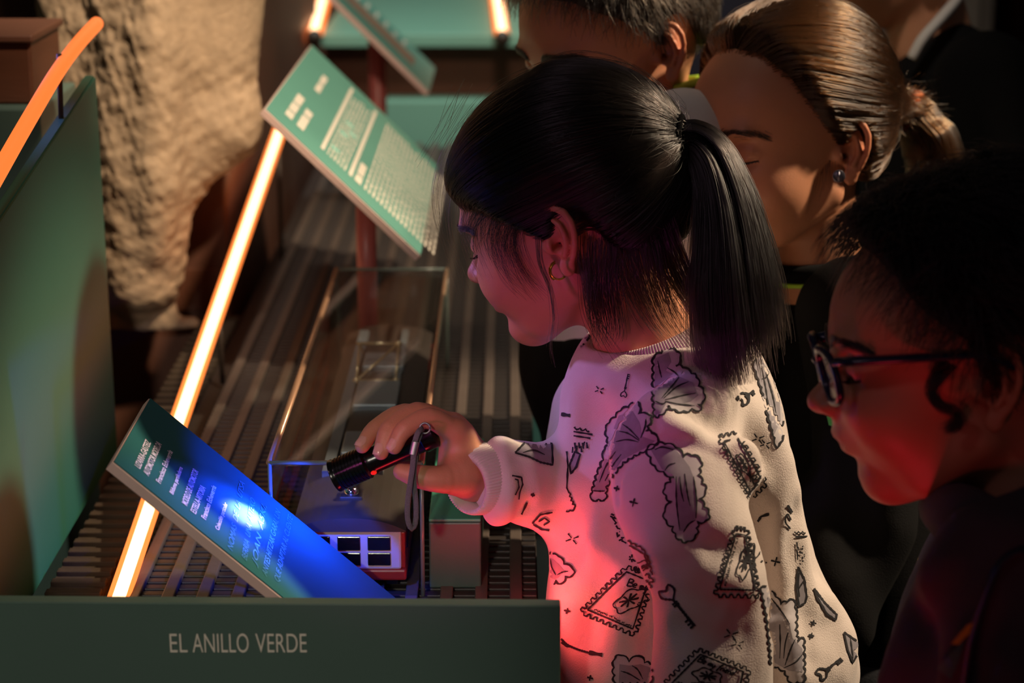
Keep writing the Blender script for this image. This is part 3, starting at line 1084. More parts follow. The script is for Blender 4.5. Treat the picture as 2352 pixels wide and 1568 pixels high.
class Kid:
    def __init__(s, earpx, t, yaw, pitch, roll=0.0, sc=1.0, h=0.0017, eyes='down', neck=None, neck_r=(0.043, 0.046), nose=1.0, jaw=1.0, chin=1.0, hairline=None, hairt=None, flare=24, hair_c=(-0.006, 0, 0.032), recede=0.0, soft=7):
        s.soft = soft
        s.sc = sc
        s.R = rot_head(yaw, pitch, roll)
        s.ear = P(earpx[0], earpx[1], t)
        s.o = s.ear - s.R @ (np.array([-0.004, 0.073, 0.0]) * sc)
        F = Field((-0.125, -0.092, -0.15), (0.130, 0.092, 0.140), h)
        s.F = F
        # skull and face
        F.ell((-0.006, 0, 0.034), (0.0925, 0.0705, 0.0830), 0.0)
        F.ell((0.035, 0, 0.036), (0.0560, 0.0575, 0.0560), 0.03)
        F.ell((0.043, 0, -0.012), (0.0500, 0.0545, 0.0560), 0.025)
        F.ell((0.040, 0, -0.045), (0.0440 * jaw, 0.0430 * jaw, 0.0330), 0.025)
        F.chain([(0.004, 0.047 * jaw, -0.038), (0.050, 0.030 * jaw, -0.064), (0.070, 0.0, -0.072)], [0.014, 0.012, 0.012], 0.02)
        F.chain([(0.004, -0.047 * jaw, -0.038), (0.050, -0.030 * jaw, -0.064), (0.070, 0.0, -0.072)], [0.014, 0.012, 0.012], 0.02)
        F.ell((0.0775, 0, -0.0690), (0.0135 * chin, 0.0180, 0.0130), 0.012)
        for q in (1, -1):
            F.ell((0.0600, q * 0.0335, -0.022), (0.0290, 0.0255, 0.0270), 0.018)      # cheeks
            F.ell((0.0870, q * 0.0200, 0.030), (0.0070, 0.0200, 0.0060), 0.012)       # brow
            F.ell((0.0920, q * 0.0310, 0.0120), (0.0120, 0.0150, 0.0100), 0.012, op='s')
        rbase_pts = None
        s.base = F.d.copy()
        # nose
        F.chain([(0.0830, 0, 0.020), (0.0920 + 0.003 * nose, 0, 0.002), (0.0990 + 0.006 * nose, 0, -0.0130)], [0.0070, 0.0072, 0.0080], 0.010)
        F.ell((0.1005 + 0.007 * nose, 0, -0.0150), (0.0085, 0.0085, 0.0080), 0.006)
        for q in (1, -1):
            F.ell((0.0975, q * 0.0095, -0.0175), (0.0090, 0.0062, 0.0065), 0.005)
            F.ell((0.0995, q * 0.0055, -0.0245), (0.0045, 0.0026, 0.0042), 0.003, op='s')
        # mouth
        F.ell((0.0850, 0, -0.0370), (0.0140, 0.0230, 0.0140), 0.012)
        F.chain([(0.0840, 0.0200, -0.0430), (0.0945, 0.0100, -0.0385), (0.0975, 0.0, -0.0380), (0.0945, -0.0100, -0.0385), (0.0840, -0.0200, -0.0430)], [0.0028, 0.0042, 0.0045, 0.0042, 0.0028], 0.005)
        F.chain([(0.0835, 0.0190, -0.0445), (0.0925, 0.0090, -0.0485), (0.0940, 0.0, -0.0492), (0.0925, -0.0090, -0.0485), (0.0835, -0.0190, -0.0445)], [0.0026, 0.0046, 0.0052, 0.0046, 0.0026], 0.005)
        F.chain([(0.0845, 0.0215, -0.0436), (0.0985, 0.0080, -0.0436), (0.1010, 0.0, -0.0440), (0.0985, -0.0080, -0.0436), (0.0845, -0.0215, -0.0436)], [0.0009, 0.0012, 0.0012, 0.0012, 0.0009], 0.0025, 's')
        F.chain([(0.0975, 0.012, -0.0590), (0.1000, 0, -0.0590), (0.0975, -0.012, -0.0590)], 0.0045, 0.010, 's')
        # eyelids over the eyeballs
        s.eyes = eyes
        for q in (1, -1):
            F.ell((0.0765, q * 0.0305, 0.0110), (0.0125, 0.0145, 0.0120), 0.004)
            if eyes == 'slit':
                F.ell((0.0900, q * 0.0310, 0.0060), (0.0060, 0.0110, 0.0028), 0.002, op='s')
            F.chain([(0.0850, q * 0.018, 0.0030), (0.0885, q * 0.030, 0.0020), (0.0830, q * 0.042, 0.0040)], 0.0010, 0.003, 's')
        ear(F, 1, flare=flare)
        ear(F, -1, flare=flare)
        # neck
        if neck is None:
            s.nb = np.array([-0.045, 0, -0.16])
        else:
            s.nb = s.R.T @ (np.asarray(neck) - s.o) / sc
        nd = s.nb / np.linalg.norm(s.nb)
        if np.linalg.norm(s.nb) > 0.145: nend = nd * 0.145
        else: nend = s.nb
        q = np.array([-0.022, 0, -0.025])
        s.F2 = None
        lo = np.minimum(F.lo, s.nb - 0.075)
        F.chain([q, 0.5 * (q + s.nb), s.nb], [neck_r[0], neck_r[0], neck_r[1]], 0.018)
        V, Q = F.mesh(2)
        if recede:
            V[:, 0] -= recede * np.clip((-0.018 - V[:, 2]) / 0.055, 0, 1) * np.clip(V[:, 0] / 0.05, 0, 1)
        s.V, s.Q = V, Q
        s.tint = s.make_tint(V)
        s.hair_table(hairline, hairt, hair_c)

    def say(s, nm):
        for l, p in (('nose', (.1075, 0, -.015)), ('chin', (.085, 0, -.08)), ('brow', (.094, 0, .027)), ('top', (-.01, 0, .117)), ('back', (-.098, 0, .03)), ('ear', (-.004, .073, 0))):
            v = s.w(np.array(p)) - CAM; t = v @ FW
            print('LM', nm, l, int(1176 + FPX * v[0] / t), int(784 - FPX * (v @ UPV) / t), round(t, 3))

    def w(s, p):
        return s.o + (np.asarray(p) * s.sc) @ s.R.T

    def loc(s, p):
        return (np.asarray(p) - s.o) @ s.R / s.sc

    def make_tint(s, V):
        t = np.ones((len(V), 3))
        def blob(c, r, col, p=1.0):
            d = np.linalg.norm((V - np.array(c)) / np.array(r), axis=1)
            wgt = np.clip(1.2 - d, 0, 1)[:, None] * p
            t[:] = t * (1 - wgt) + t * np.array(col) * wgt
        blob((0.098, 0, -0.0435), (0.013, 0.021, 0.0085), (0.80, 0.45, 0.45))
        for q in (1, -1):
            blob((0.075, q * 0.038, -0.018), (0.03, 0.022, 0.02), (1.0, 0.86, 0.84), 0.7)
            blob((-0.01, q * 0.078, 0.0), (0.025, 0.02, 0.035), (1.0, 0.80, 0.76), 0.8)
            blob((0.089, q * 0.031, 0.008), (0.012, 0.016, 0.009), (0.82, 0.72, 0.72), 0.7)
        blob((0.107, 0, -0.016), (0.015, 0.015, 0.012), (1.0, 0.85, 0.83), 0.8)
        return t

    # ---- hair volume: radius over direction
    def hair_table(s, hairline, hairt, c):
        s.hc = np.array(c)
        na, ne = 180, 91
        az = np.linspace(-math.pi, math.pi, na)
        el = np.linspace(-math.pi / 2, math.pi / 2, ne)
        A, E = np.meshgrid(az, el, indexing='ij')
        D = np.stack([np.cos(E) * np.cos(A), np.cos(E) * np.sin(A), np.sin(E)], -1)
        G = Field.__new__(Field)
        G.lo, G.h, G.n, G.d = s.F.lo, s.F.h, s.F.n, s.base
        r = np.full(A.shape, 0.03)
        rr_ = np.linspace(0.03, 0.125, 96)
        hit = np.full(A.shape, 0.06)
        done = np.zeros(A.shape, bool)
        prev = None
        for q in rr_:
            v = G.sample(s.hc + D * q)
            if prev is not None:
                x = (~done) & (v >= 0)
                hit[x] = q - (rr_[1] - rr_[0]) * (v[x] / np.maximum(v[x] - prev[x], 1e-6))
                done |= x
            prev = v
        s.skin_r = hit
        if hairline is None: hairline = [(0, 36), (40, 30), (62, 12), (75, -6), (84, -14), (92, 0), (100, 4), (112, 2), (122, -22), (135, -46), (180, -52)]
        ha = np.radians([q[0] for q in hairline])
        he = np.radians([q[1] for q in hairline])
        s.line = lambda a: np.interp(np.abs(a), ha, he)
        m = E - s.line(A)
        s.mask = np.clip(m / math.radians(s.soft), 0, 1)
        sm = s.mask * s.mask * (3 - 2 * s.mask)
        thick = hairt(A, E) if callable(hairt) else np.full(A.shape, hairt or 0.008)
        s.tab = hit - 0.004 + sm * (thick + 0.004)
        s.D, s.az, s.el = D, az, el

    def lookup(s, D, tab=None):
        tab = s.tab if tab is None else tab
        a = np.arctan2(D[..., 1], D[..., 0])
        e = np.arcsin(np.clip(D[..., 2], -1, 1))
        fa = (a + math.pi) / (2 * math.pi) * (len(s.az) - 1)
        fe = (e + math.pi / 2) / math.pi * (len(s.el) - 1)
        i = np.clip(fa.astype(int), 0, len(s.az) - 2)
        j = np.clip(fe.astype(int), 0, len(s.el) - 2)
        u, v = fa - i, fe - j
        return tab[i, j] * (1 - u) * (1 - v) + tab[i + 1, j] * u * (1 - v) + tab[i, j + 1] * (1 - u) * v + tab[i + 1, j + 1] * u * v

    def cap(s, m, parent, bumpy=0.0006, seed=5):
        r = s.tab + noise3(s.D.reshape(-1, 3), 22, seed).reshape(s.tab.shape) * bumpy * s.mask
        na, ne = r.shape
        V = (s.hc + s.D * r[..., None]).reshape(-1, 3)
        F_ = []
        keep = s.mask > 0.0
        for i in range(na - 1):
            for j in range(ne - 1):
                if keep[i, j] or keep[i + 1, j] or keep[i, j + 1] or keep[i + 1, j + 1]:
                    F_.append((i * ne + j, (i + 1) * ne + j, (i + 1) * ne + j + 1, i * ne + j + 1))
        return mk('hair', s.w(V), F_, m, parent)

    def roots(s, n, seed, front_bias=0.0):
        r = np.random.default_rng(seed)
        D = r.normal(size=(n * 3, 3))
        D /= np.linalg.norm(D, axis=1)[:, None]
        k = s.lookup(D, s.mask)
        D = D[r.uniform(size=len(D)) < k ** 0.4]
        return D[:n]

    def roots_edge(s, n, seed):
        """roots along the hairline only"""
        r = np.random.default_rng(seed)
        D = r.normal(size=(n * 12, 3))
        D /= np.linalg.norm(D, axis=1)[:, None]
        k = s.lookup(D, s.mask)
        return D[(k > 0.02) & (k < 0.55)][:n]

    def body(s, parent, extra=()):
        parts = [(s.w(s.V), s.Q)] + list(extra)
        V, Q = join_geo(parts)
        t = np.ones((len(V), 3))
        t[:len(s.V)] = s.tint
        return mk('body', V, Q, M_skin, parent, tint=t)

    def on_skin(s, pts, lift=0.0004):
        """move local points onto the face surface"""
        if not hasattr(s, 'bv'):
            s.bv = BVHTree.FromPolygons([tuple(v) for v in s.V], [tuple(int(i) for i in f) for f in s.Q])
        out = []
        for p in np.asarray(pts, float):
            d = np.array([0.85, 0.55 * p[1] / 0.045, 0.05])
            d /= np.linalg.norm(d)
            h = s.bv.ray_cast(Vector(p + d * 0.04), Vector(-d))
            out.append(np.array(h[0]) + d * lift if h[0] is not None else p)
        return np.array(out)

    def face_bits(s, parent, brow=True, lash=0.006, browm=None, brown=420):
        for q in (1, -1):
            # lash line with a few lashes
            cpts = [(0.0835, q * 0.0185, 0.0035), (0.0892, q * 0.0265, 0.0028), (0.0888, q * 0.0345, 0.0032), (0.0812, q * 0.0445, 0.0052)]
            sp_ = s.on_skin(spline(cpts, 14), 0.0003)
            V, F_ = tube_geo(sp_, np.interp(np.linspace(0, 1, 14), [0, 0.6, 1], [0.0004, 0.0010, 0.0006]), 6)
            n = len(V)
            for i in range(2, 14):
                a = sp_[i]
                out = np.array([0.85, q * (-0.1 + 0.09 * i), -0.30])
                out /= np.linalg.norm(out)
                v2, f2 = tube_geo([a, a + out * lash * 0.6, a + out * lash + np.array([0, 0, lash * 0.25])], [0.00035, 0.00028, 0.0001], 4)
                V = list(V) + list(v2)
                F_ = list(F_) + [tuple(k + n for k in f) for f in f2]
                n = len(V)
            mk('eyelashes', s.w(np.array(V)), F_, M_lash, parent)
            if s.eyes == 'slit':
                bm = bmesh.new()
                bmesh.ops.create_uvsphere(bm, u_segments=20, v_segments=14, radius=1.0)
                V = np.array([v.co[:] for v in bm.verts]) * np.array([0.0105, 0.0115, 0.0105]) + np.array([0.0765, q * 0.0305, 0.0095])
                F_ = [tuple(v.index for v in f.verts) for f in bm.faces]
                bm.free()
                mk('eye', s.w(V), F_, M_iris, parent)
            if brow:
                B = spline([(0.0925, q * 0.010, 0.0255), (0.0915, q * 0.022, 0.0300), (0.0830, q * 0.036, 0.0305), (0.0690, q * 0.047, 0.0255)], 60)
                B = s.on_skin(B, 0.0003)
                pos = []
                r = np.random.default_rng(31)
                for k in range(brown):
                    i = r.integers(0, 58)
                    a = B[i] + r.normal(size=3) * np.array([0.0002, 0.0004, 0.0014])
                    d = B[min(i + 5, 59)] - B[i]
                    d = d / np.linalg.norm(d) + np.array([0.1, 0, 0.35 - 0.6 * i / 60])
                    pos.append([a, a + d * 0.0035 + np.array([0.0006, 0, 0]), a + d * 0.007])
                hair_curves('eyebrow', s.w(np.array(pos)), 0.00022, browm or M_hairx, parent)


def hair_curves(name, pos, rad, m, parent, taper=0.5):
    """pos: (strands, points, 3) world positions"""
    pos = np.asarray(pos, np.float32)
    n, k, _ = pos.shape
    cd = bpy.data.hair_curves.new(name)
    cd.add_curves([k] * n)
    base = np.zeros(3, np.float32)
    o = bpy.data.objects.new(name, cd)
    cd.position_data.foreach_set('vector', pos.reshape(-1, 3).ravel())
    at = cd.attributes.get('radius') or cd.attributes.new('radius', 'FLOAT', 'POINT')
    prof = np.interp(np.linspace(0, 1, k), [0, 0.6, 1], [1, 1, taper])
    rr_ = np.full((n, 1), rad) if np.isscalar(rad) else np.asarray(rad).reshape(n, 1)
    at.data.foreach_set('value', (rr_ * prof[None, :]).astype(np.float32).ravel())
    cd.materials.append(m)
    return link(o, parent)


def sstep(x, a, b):
    t = np.clip((x - a) / (b - a), 0, 1)
    return t * t * (3 - 2 * t)


def swept_strands(kid, D, tie_w, n=16, lift=0.0015, seed=0, clump=0.0008, gather=0.004, via=None, wob=0.0):
    """strands combed over the head from roots D to a tie point"""
    r = np.random.default_rng(seed)
    tie = kid.loc(tie_w)
    td = tie - kid.hc
    tr = np.linalg.norm(td)
    td = td / tr
    N = len(D)
    cosw = np.clip(D @ td, -0.995, 1)
    om = np.arccos(cosw)[:, None]
    off = r.uniform(0.0, lift, (N, 1)) + clump * (0.6 * noise3(D, 26, seed + 1) + 0.8 * noise3(D, 70, seed + 2))[:, None]
    jit = r.normal(size=(N, 3)) * gather * 0.5
    W1 = r.normal(size=(N, 3)) * wob
    out = []
    for q in np.linspace(0, 1, n):
        d = (np.sin((1 - q) * om) * D + np.sin(q * om) * td) / np.sin(om)
        if via is not None:
            d = d + via(D, q)
        d = d + W1 * math.sin(q * math.pi)
        d /= np.linalg.norm(d, axis=1)[:, None]
        rr_ = np.maximum(kid.lookup(d)[:, None] + 0.0003, kid.lookup(d, kid.skin_r)[:, None] - 0.0006) + off * math.sin(math.pi * min(1, q * 1.2 + 0.06)) - (0.001 if q == 0 else 0)
        p = kid.hc + d * rr_
        s_ = sstep(q, 0.72, 1.0)
        p = p * (1 - s_) + (tie + jit) * s_
        out.append(p)
    return kid.w(np.stack(out, 1).reshape(-1, 3)).reshape(N, n, 3)


def short_strands(kid, D, flow, length, n=7, lift=(0.2, 0.9), seed=0, grav=0.3, jit=0.25, lenvar=0.4):
    """short hair growing along flow(D) and lifting a little off the scalp volume"""
    r = np.random.default_rng(seed)
    N = len(D)
    rad = kid.lookup(D)[:, None]
    p = kid.hc + D * (rad - 0.006)
    f = flow(D) + r.normal(size=(N, 3)) * jit
    f = f - D * np.sum(f * D, 1)[:, None]
    f /= np.linalg.norm(f, axis=1)[:, None] + 1e-9
    L = length(D) if callable(length) else np.full(N, length)
    L = (L * (1 + r.uniform(-lenvar, lenvar, N)))[:, None]
    li = r.uniform(lift[0], lift[1], (N, 1))
    out = [p]
    for i in range(1, n):
        d = p - kid.hc
        d /= np.linalg.norm(d, axis=1)[:, None]
        step = f + d * li * (1 - i / n)
        step /= np.linalg.norm(step, axis=1)[:, None]
        p = p + step * L / (n - 1)
        d = p - kid.hc
        rn = np.linalg.norm(d, axis=1)[:, None]
        d = d / rn
        p = kid.hc + d * np.maximum(rn, kid.lookup(d)[:, None] + 0.0004)
        f = f - d * np.sum(f * d, 1)[:, None]
        f /= np.linalg.norm(f, axis=1)[:, None] + 1e-9
        out.append(p)
    return kid.w(np.stack(out, 1).reshape(-1, 3)).reshape(N, n, 3)


M_trou = mat('dark_trousers', '#1b1d24', 0.85, 0.2, 60, 0.3, 500)
M_shoe = mat('black_shoe', '#141212', 0.5, 0.1, 40)
M_sole = mat('shoe_sole', '#b9b2a8', 0.7, 0.1, 40)


def lower(parent, hip, yaw=180, spread=0.065, m=None):
    """trousers and shoes from hip height to the floor"""
    hip = np.asarray(hip, float)
    y = math.radians(yaw)
    f = np.array([math.cos(y), math.sin(y), 0])
    sd_ = np.array([-math.sin(y), math.cos(y), 0])
    F = Field(hip + np.array([-0.26, -0.26, -hip[2] - 0.01]), hip + np.array([0.26, 0.26, 0.10]), 0.009)
    F.ell(hip, (0.080, 0.080, 0.10), 0)
    for q in (1, -1):
        a = hip + sd_ * q * spread * 0.8
        kn = np.array([hip[0], hip[1], hip[2] * 0.5]) + sd_ * q * spread + f * 0.02
        an = np.array([hip[0], hip[1], 0.075]) + sd_ * q * spread * 1.05 - f * 0.06
        F.chain([a, kn, an], [0.070, 0.060, 0.052], 0.03)
    F.cut((0, 0, 0.045), (0, 0, -1))
    V, Q = F.mesh(1)
    mk('trousers', V, Q, m or M_trou, parent)
    for q in (1, -1):
        an = np.array([hip[0], hip[1], 0.0]) + sd_ * q * spread * 1.05 - f * 0.05
        G = Field(an + np.array([-0.2, -0.2, -0.002]), an + np.array([0.2, 0.2, 0.12]), 0.005)
        G.chain([an - f * 0.045 + [0, 0, 0.040], an + f * 0.05 + [0, 0, 0.034], an + f * 0.115 + [0, 0, 0.028]], [0.036, 0.036, 0.030], 0.0)
        G.chain([an - f * 0.035 + [0, 0, 0.05], an - f * 0.03 + [0, 0, 0.085]], [0.034, 0.033], 0.02)
        G.cut((0, 0, 0.012), (0, 0, -1))
        V, Q = G.mesh(1)
        sh = mk('shoe', V, Q, M_shoe, parent)
        G = Field(an + np.array([-0.2, -0.2, -0.006]), an + np.array([0.2, 0.2, 0.05]), 0.005)
        G.chain([an - f * 0.045 + [0, 0, 0.02], an + f * 0.05 + [0, 0, 0.02], an + f * 0.117 + [0, 0, 0.02]], [0.039, 0.039, 0.032], 0.0)
        G.cut((0, 0, 0.002), (0, 0, -1))
        G.cut((0, 0, 0.016), (0, 0, 1))
        V, Q = G.mesh(0)
        mk('sole', V, Q, M_sole, sh)


def coarse_torso(rows, yaw, arms=(), h=0.011):
    """unseen trunk and arms under the clothes, part of the body mesh"""
    a = np.array(rows)
    lo = a[:, [1, 2, 0]].min(0) - 0.2
    hi = a[:, [1, 2, 0]].max(0) + 0.2
    for q in arms:
        lo = np.minimum(lo, np.asarray(q[0]).min(0) - 0.06)
        hi = np.maximum(hi, np.asarray(q[0]).max(0) + 0.06)
    F = Field(lo, hi, h)
    F.loft([(r[0], r[1], r[2], max(r[3] - 0.02, 0.02), max(r[4] - 0.02, 0.02)) for r in rows], yaw, 0.01)
    for pts, rad in arms:
        F.chain(pts, np.asarray(rad) * 0.72, 0.02)
    return F.mesh(1)


def px_rows(lst, t, yaw):
    """rows for Field.loft from front / back edges seen in the picture: (y, front px, back px, half width[, t])"""
    rows = []
    for q in lst:
        tt = q[4] if len(q) > 4 else t
        c = P((q[1] + q[2]) / 2, q[0], tt)
        a = abs(q[2] - q[1]) / 2 / FPX * tt
        b = q[3]
        # the silhouette half width a mixes depth and width when the body is turned
        cu, su = math.cos(yaw), math.sin(yaw)
        ra = math.sqrt(max(a * a - (b * su) ** 2, 0.0004)) / max(abs(cu), 0.3)
        rows.append((c[2], c[0], c[1], ra, b))
    return rows

# ------------------------------------------------------------------ girl with the torch
def girl():
    T = 1.65
    YAW = math.pi - math.radians(12)
    root = empty('person', (P(1560, 1400, T)[0], P(1560, 1400, T)[1], 0.0), 'child with black ponytail in white printed sweatshirt shining a torch at the label', 'person')
    neck = P(1475, 775, 1.635)
    def th(A, E):
        back = np.clip((np.abs(A) - 1.2) / 1.2, 0, 1)
        up = np.clip(E / 1.2, 0, 1)
        side = np.exp(-((np.abs(A) - 1.6) / 0.45) ** 2) * np.exp(-((E + 0.05) / 0.3) ** 2)
        return 0.0095 + 0.006 * up + 0.003 * back - 0.006 * side
    k = Kid((1283, 556), 1.552, 20, 20, 0, 0.965, 0.0013, 'slit', neck, (0.040, 0.042), nose=0.75,
            hairline=[(0, 10), (25, 6), (45, 1), (58, -8), (70, -20), (80, -30), (86, -24), (92, -13), (100, -13), (108, -16), (114, -28), (121, -44), (136, -50), (180, -54)], hairt=th, flare=4, soft=12)
    # trunk
    rows = px_rows([(715, 1445, 1620, 0.050), (740, 1385, 1680, 0.064), (768, 1345, 1715, 0.078), (800, 1322, 1740, 0.088), (850, 1303, 1766, 0.098), (900, 1291, 1786, 0.100), (1000, 1279, 1808, 0.096),
                    (1100, 1274, 1828, 0.093), (1200, 1268, 1850, 0.092), (1290, 1262, 1872, 0.093), (1350, 1258, 1906, 0.096), (1440, 1253, 1952, 0.100), (1500, 1251, 1970, 0.102), (1568, 1249, 1962, 0.102), (1640, 1250, 1930, 0.100), (1760, 1262, 1900, 0.096)], T, YAW)
    larm = ([P(1575, 935, 1.590), P(1560, 985, 1.560), P(1550, 1050, 1.537), P(1556, 1137, 1.522), P(1592, 1235, 1.514), P(1629, 1336, 1.512), P(1640, 1450, 1.514), P(1634, 1568, 1.518), P(1600, 1680, 1.525)],
            [0.045, 0.048, 0.0505, 0.0495, 0.0465, 0.0440, 0.0455, 0.0465, 0.044])
    rarm = ([P(1400, 950, 1.73), P(1360, 1110, 1.725), P(1300, 1128, 1.68), P(1220, 1112, 1.62), P(1170, 1100, 1.592)], [0.05, 0.046, 0.040, 0.0345, 0.032])

    # ---- hand and forearm
    dt = -0.062
    def H(x, y, t): return P(x, y, t + dt)
    G = Field(np.min([H(810, 1190, 1.6), H(1350, 930, 1.6), H(810, 930, 1.75)], 0) - 0.02, np.max([H(1350, 930, 1.72), H(1350, 930, 1.6), H(1350, 1190, 1.72)], 0) + 0.02, 0.0011)
    wr = H(1092, 1093, 1.655)
    G.chain([H(1330, 1120, 1.74), H(1160, 1100, 1.675), wr], [0.024, 0.021, 0.0195], 0.0)
    fing = [  # MCP, PIP, DIP, tip and radii
        ([H(1042, 990, 1.632), H(985, 960, 1.618), H(930, 985, 1.608), H(906, 1026, 1.606)], [0.0100, 0.0080, 0.0070, 0.0060]),
        ([H(1038, 978, 1.650), H(958, 948, 1.634), H(895, 985, 1.617), H(875, 1038, 1.611)], [0.0100, 0.0082, 0.0072, 0.0062]),
        ([H(1040, 976, 1.668), H(930, 950, 1.656), H(862, 985, 1.638), H(832, 1024, 1.628)], [0.0096, 0.0078, 0.0069, 0.0059]),
        ([H(1048, 985, 1.684), H(965, 960, 1.684), H(910, 985, 1.676), H(885, 1018, 1.668)], [0.0088, 0.0070, 0.0062, 0.0054])]
    for pts, r in fing:
        G.chain([wr * 0.75 + H(1040, 1030, 1.655) * 0.25, pts[0]], [0.0175, r[0] + 0.001], 0.010)
    G.chain([H(1052, 1000, 1.640), H(1056, 1000, 1.675)], [0.0115, 0.0105], 0.008)
    for pts, r in fing:
        sp_ = spline(pts, 13)
        rr_ = np.interp(np.linspace(0, 3, 13), range(4), r)
        rr_ += 0.0006 * np.exp(-((np.linspace(0, 3, 13) - 1) / 0.25) ** 2) + 0.0004 * np.exp(-((np.linspace(0, 3, 13) - 2) / 0.25) ** 2)
        G.chain(sp_, rr_, 0.0022)
    # thumb and the ball of the thumb
    G.chain([H(1090, 1085, 1.645), H(1062, 1090, 1.632)], [0.018, 0.0165], 0.012)
    tpts = [H(1066, 1092, 1.632), H(1012, 1100, 1.617), H(962, 1094, 1.612), H(922, 1083, 1.612)]
    G.chain(spline(tpts, 12), np.interp(np.linspace(0, 3, 12), range(4), [0.0150, 0.0108, 0.0092, 0.0066]), 0.006)
    G.chain([H(1045, 1075, 1.64), H(1052, 1015, 1.642)], [0.013, 0.011], 0.010)
    hv, hq = G.mesh(2)
    # ---- body mesh: head, hand, and the unseen trunk
    tv, tq = coarse_torso(rows, YAW, [larm, rarm])
    k.body(root, [(hv, hq), (tv, tq)])
    k.face_bits(root, lash=0.0075, brown=180)
    # nails
    M_nail = mat('nail', '#dda795', 0.14, 0.03, 60)
    V, F_ = [], []
    for (pts, r), n_ in zip(fing[:3], range(3)):
        tip, dip = np.array(pts[3]), np.array(pts[2])
        ax = (tip - dip) / np.linalg.norm(tip - dip)
        view = -ray(900, 1030)
        view /= np.linalg.norm(view)
        nrm = view * 0.72 + UPV * 0.35 - RT * 0.45
        nrm -= ax * (nrm @ ax)
        nrm /= np.linalg.norm(nrm)
        sd_ = np.cross(ax, nrm)
        b0 = len(V)
        for i, a in enumerate(np.linspace(-0.0055, 0.0055, 7)):
            for j, b in enumerate(np.linspace(-0.0042, 0.0042, 7)):
                wd = 1 - 0.35 * max(0, abs(a) / 0.0055 - 0.4)
                rr_ = r[3] + 0.0009
                bb = b * wd
                V.append(tip - ax * 0.001 + ax * a + sd_ * bb + nrm * (math.sqrt(max(rr_ ** 2 - bb ** 2, 1e-8)) - (0.0012 if abs(i - 3) == 3 or abs(j - 3) == 3 else 0.0)))
        for i in range(6):
            for j in range(6):
                F_.append((b0 + i * 7 + j, b0 + (i + 1) * 7 + j, b0 + (i + 1) * 7 + j + 1, b0 + i * 7 + j + 1))
    mk('fingernails', V, F_, M_nail, root)

    # ---- sweatshirt
    M_cloth = mat('white_fleece', '#d3c4bb', 0.88, 0.05, 90, 0.35, 900, sheen=0.25)
    S = Field((-0.12, 1.30, 0.60), (0.36, 1.84, 1.14), 0.0024)
    S.loft(rows, YAW, 0.0, power=2.15, capk=0.03)
    S.chain(*rarm, 0.02)
    # the broad fold of the back beside the sleeve, then the sleeve
    S.ridge([(1640, 905), (1715, 985), (1765, 1090), (1790, 1230), (1808, 1380), (1826, 1568)], [0.020, 0.024, 0.024, 0.022, 0.021, 0.020], [0.004, 0.012, 0.015, 0.014, 0.012, 0.010], 0.016)
    S.ridge([(1370, 1010), (1352, 1120), (1375, 1230), (1450, 1310)], [0.014, 0.016, 0.016, 0.012], [0.002, 0.007, 0.008, 0.003], 0.018)
    S.ridge([(1330, 930), (1312, 1060), (1300, 1250)], [0.014, 0.016, 0.014], [0.001, 0.005, 0.002], 0.018, 's')
    S.ridge([(1400, 1240), (1380, 1340), (1340, 1450)], [0.014, 0.016, 0.014], [0.002, 0.005, 0.002], 0.018, 's')
    S.ridge([(1450, 1360), (1440, 1450), (1420, 1560)], [0.014, 0.016, 0.014], [0.002, 0.006, 0.004], 0.018)
    S.ridge([(1848, 1150), (1850, 1290), (1868, 1400), (1875, 1500)], [0.010, 0.014, 0.014, 0.010], [0.001, 0.005, 0.005, 0.002], 0.014, 's')
    S.ridge([(1880, 1400), (1910, 1470), (1900, 1550)], [0.016, 0.020, 0.016], [0.001, 0.005, 0.002], 0.02)
    S.chain(*larm, 0.016)
    # cap of the shoulder above the armhole seam, hollows of the sleeve
    S.ridge([(1508, 990), (1560, 985), (1620, 1000), (1690, 1045)], [0.012, 0.014, 0.014, 0.010], [0.003, 0.006, 0.006, 0.003], 0.010)
    S.ridge([(1415, 1150), (1420, 1090), (1460, 1045), (1512, 1018), (1560, 1016), (1630, 1030), (1685, 1062)], [0.004] * 3, [0.0022] * 3, 0.005, 's')
    S.ridge([(1655, 1000), (1695, 1060), (1712, 1130)], [0.014, 0.016, 0.012], [0.001, 0.003, 0.001], 0.016)
    S.ridge([(1400, 1150), (1425, 1240), (1480, 1330), (1492, 1450), (1490, 1560)], [0.006, 0.008, 0.007, 0.006, 0.006], [0.003, 0.005, 0.004, 0.003, 0.003], 0.010, 's')
    S.ridge([(1722, 1140), (1745, 1230), (1768, 1350), (1778, 1450), (1785, 1568)], [0.008, 0.009, 0.008, 0.007, 0.007], [0.002, 0.005, 0.005, 0.005, 0.004], 0.014, 's')
    S.ridge([(1505, 835), (1503, 910), (1505, 985)], [0.003] * 3, [0.0016] * 3, 0.004, 's')
    S.ridge([(1590, 1235), (1650, 1270), (1715, 1290)], [0.012, 0.014, 0.010], [0.001, 0.004, 0.001], 0.014, 's')
    S.ridge([(1545, 1310), (1620, 1370), (1700, 1400)], [0.012, 0.014, 0.010], [0.001, 0.004, 0.001], 0.014, 's')
    S.ridge([(1560, 1450), (1630, 1475), (1720, 1470)], [0.012, 0.014, 0.010], [0.001, 0.003, 0.001], 0.014, 's')
    S.ridge([(1530, 1250), (1600, 1310), (1690, 1345)], [0.014, 0.016, 0.012], [0.001, 0.003, 0.001], 0.014)
    S.ridge([(1590, 905), (1660, 945), (1715, 1010)], [0.016, 0.020, 0.016], [0.001, 0.004, 0.001], 0.020, 's')
    S.ridge([(1510, 945), (1580, 930), (1650, 900)], [0.016, 0.018, 0.012], [0.001, 0.004, 0.001], 0.018)
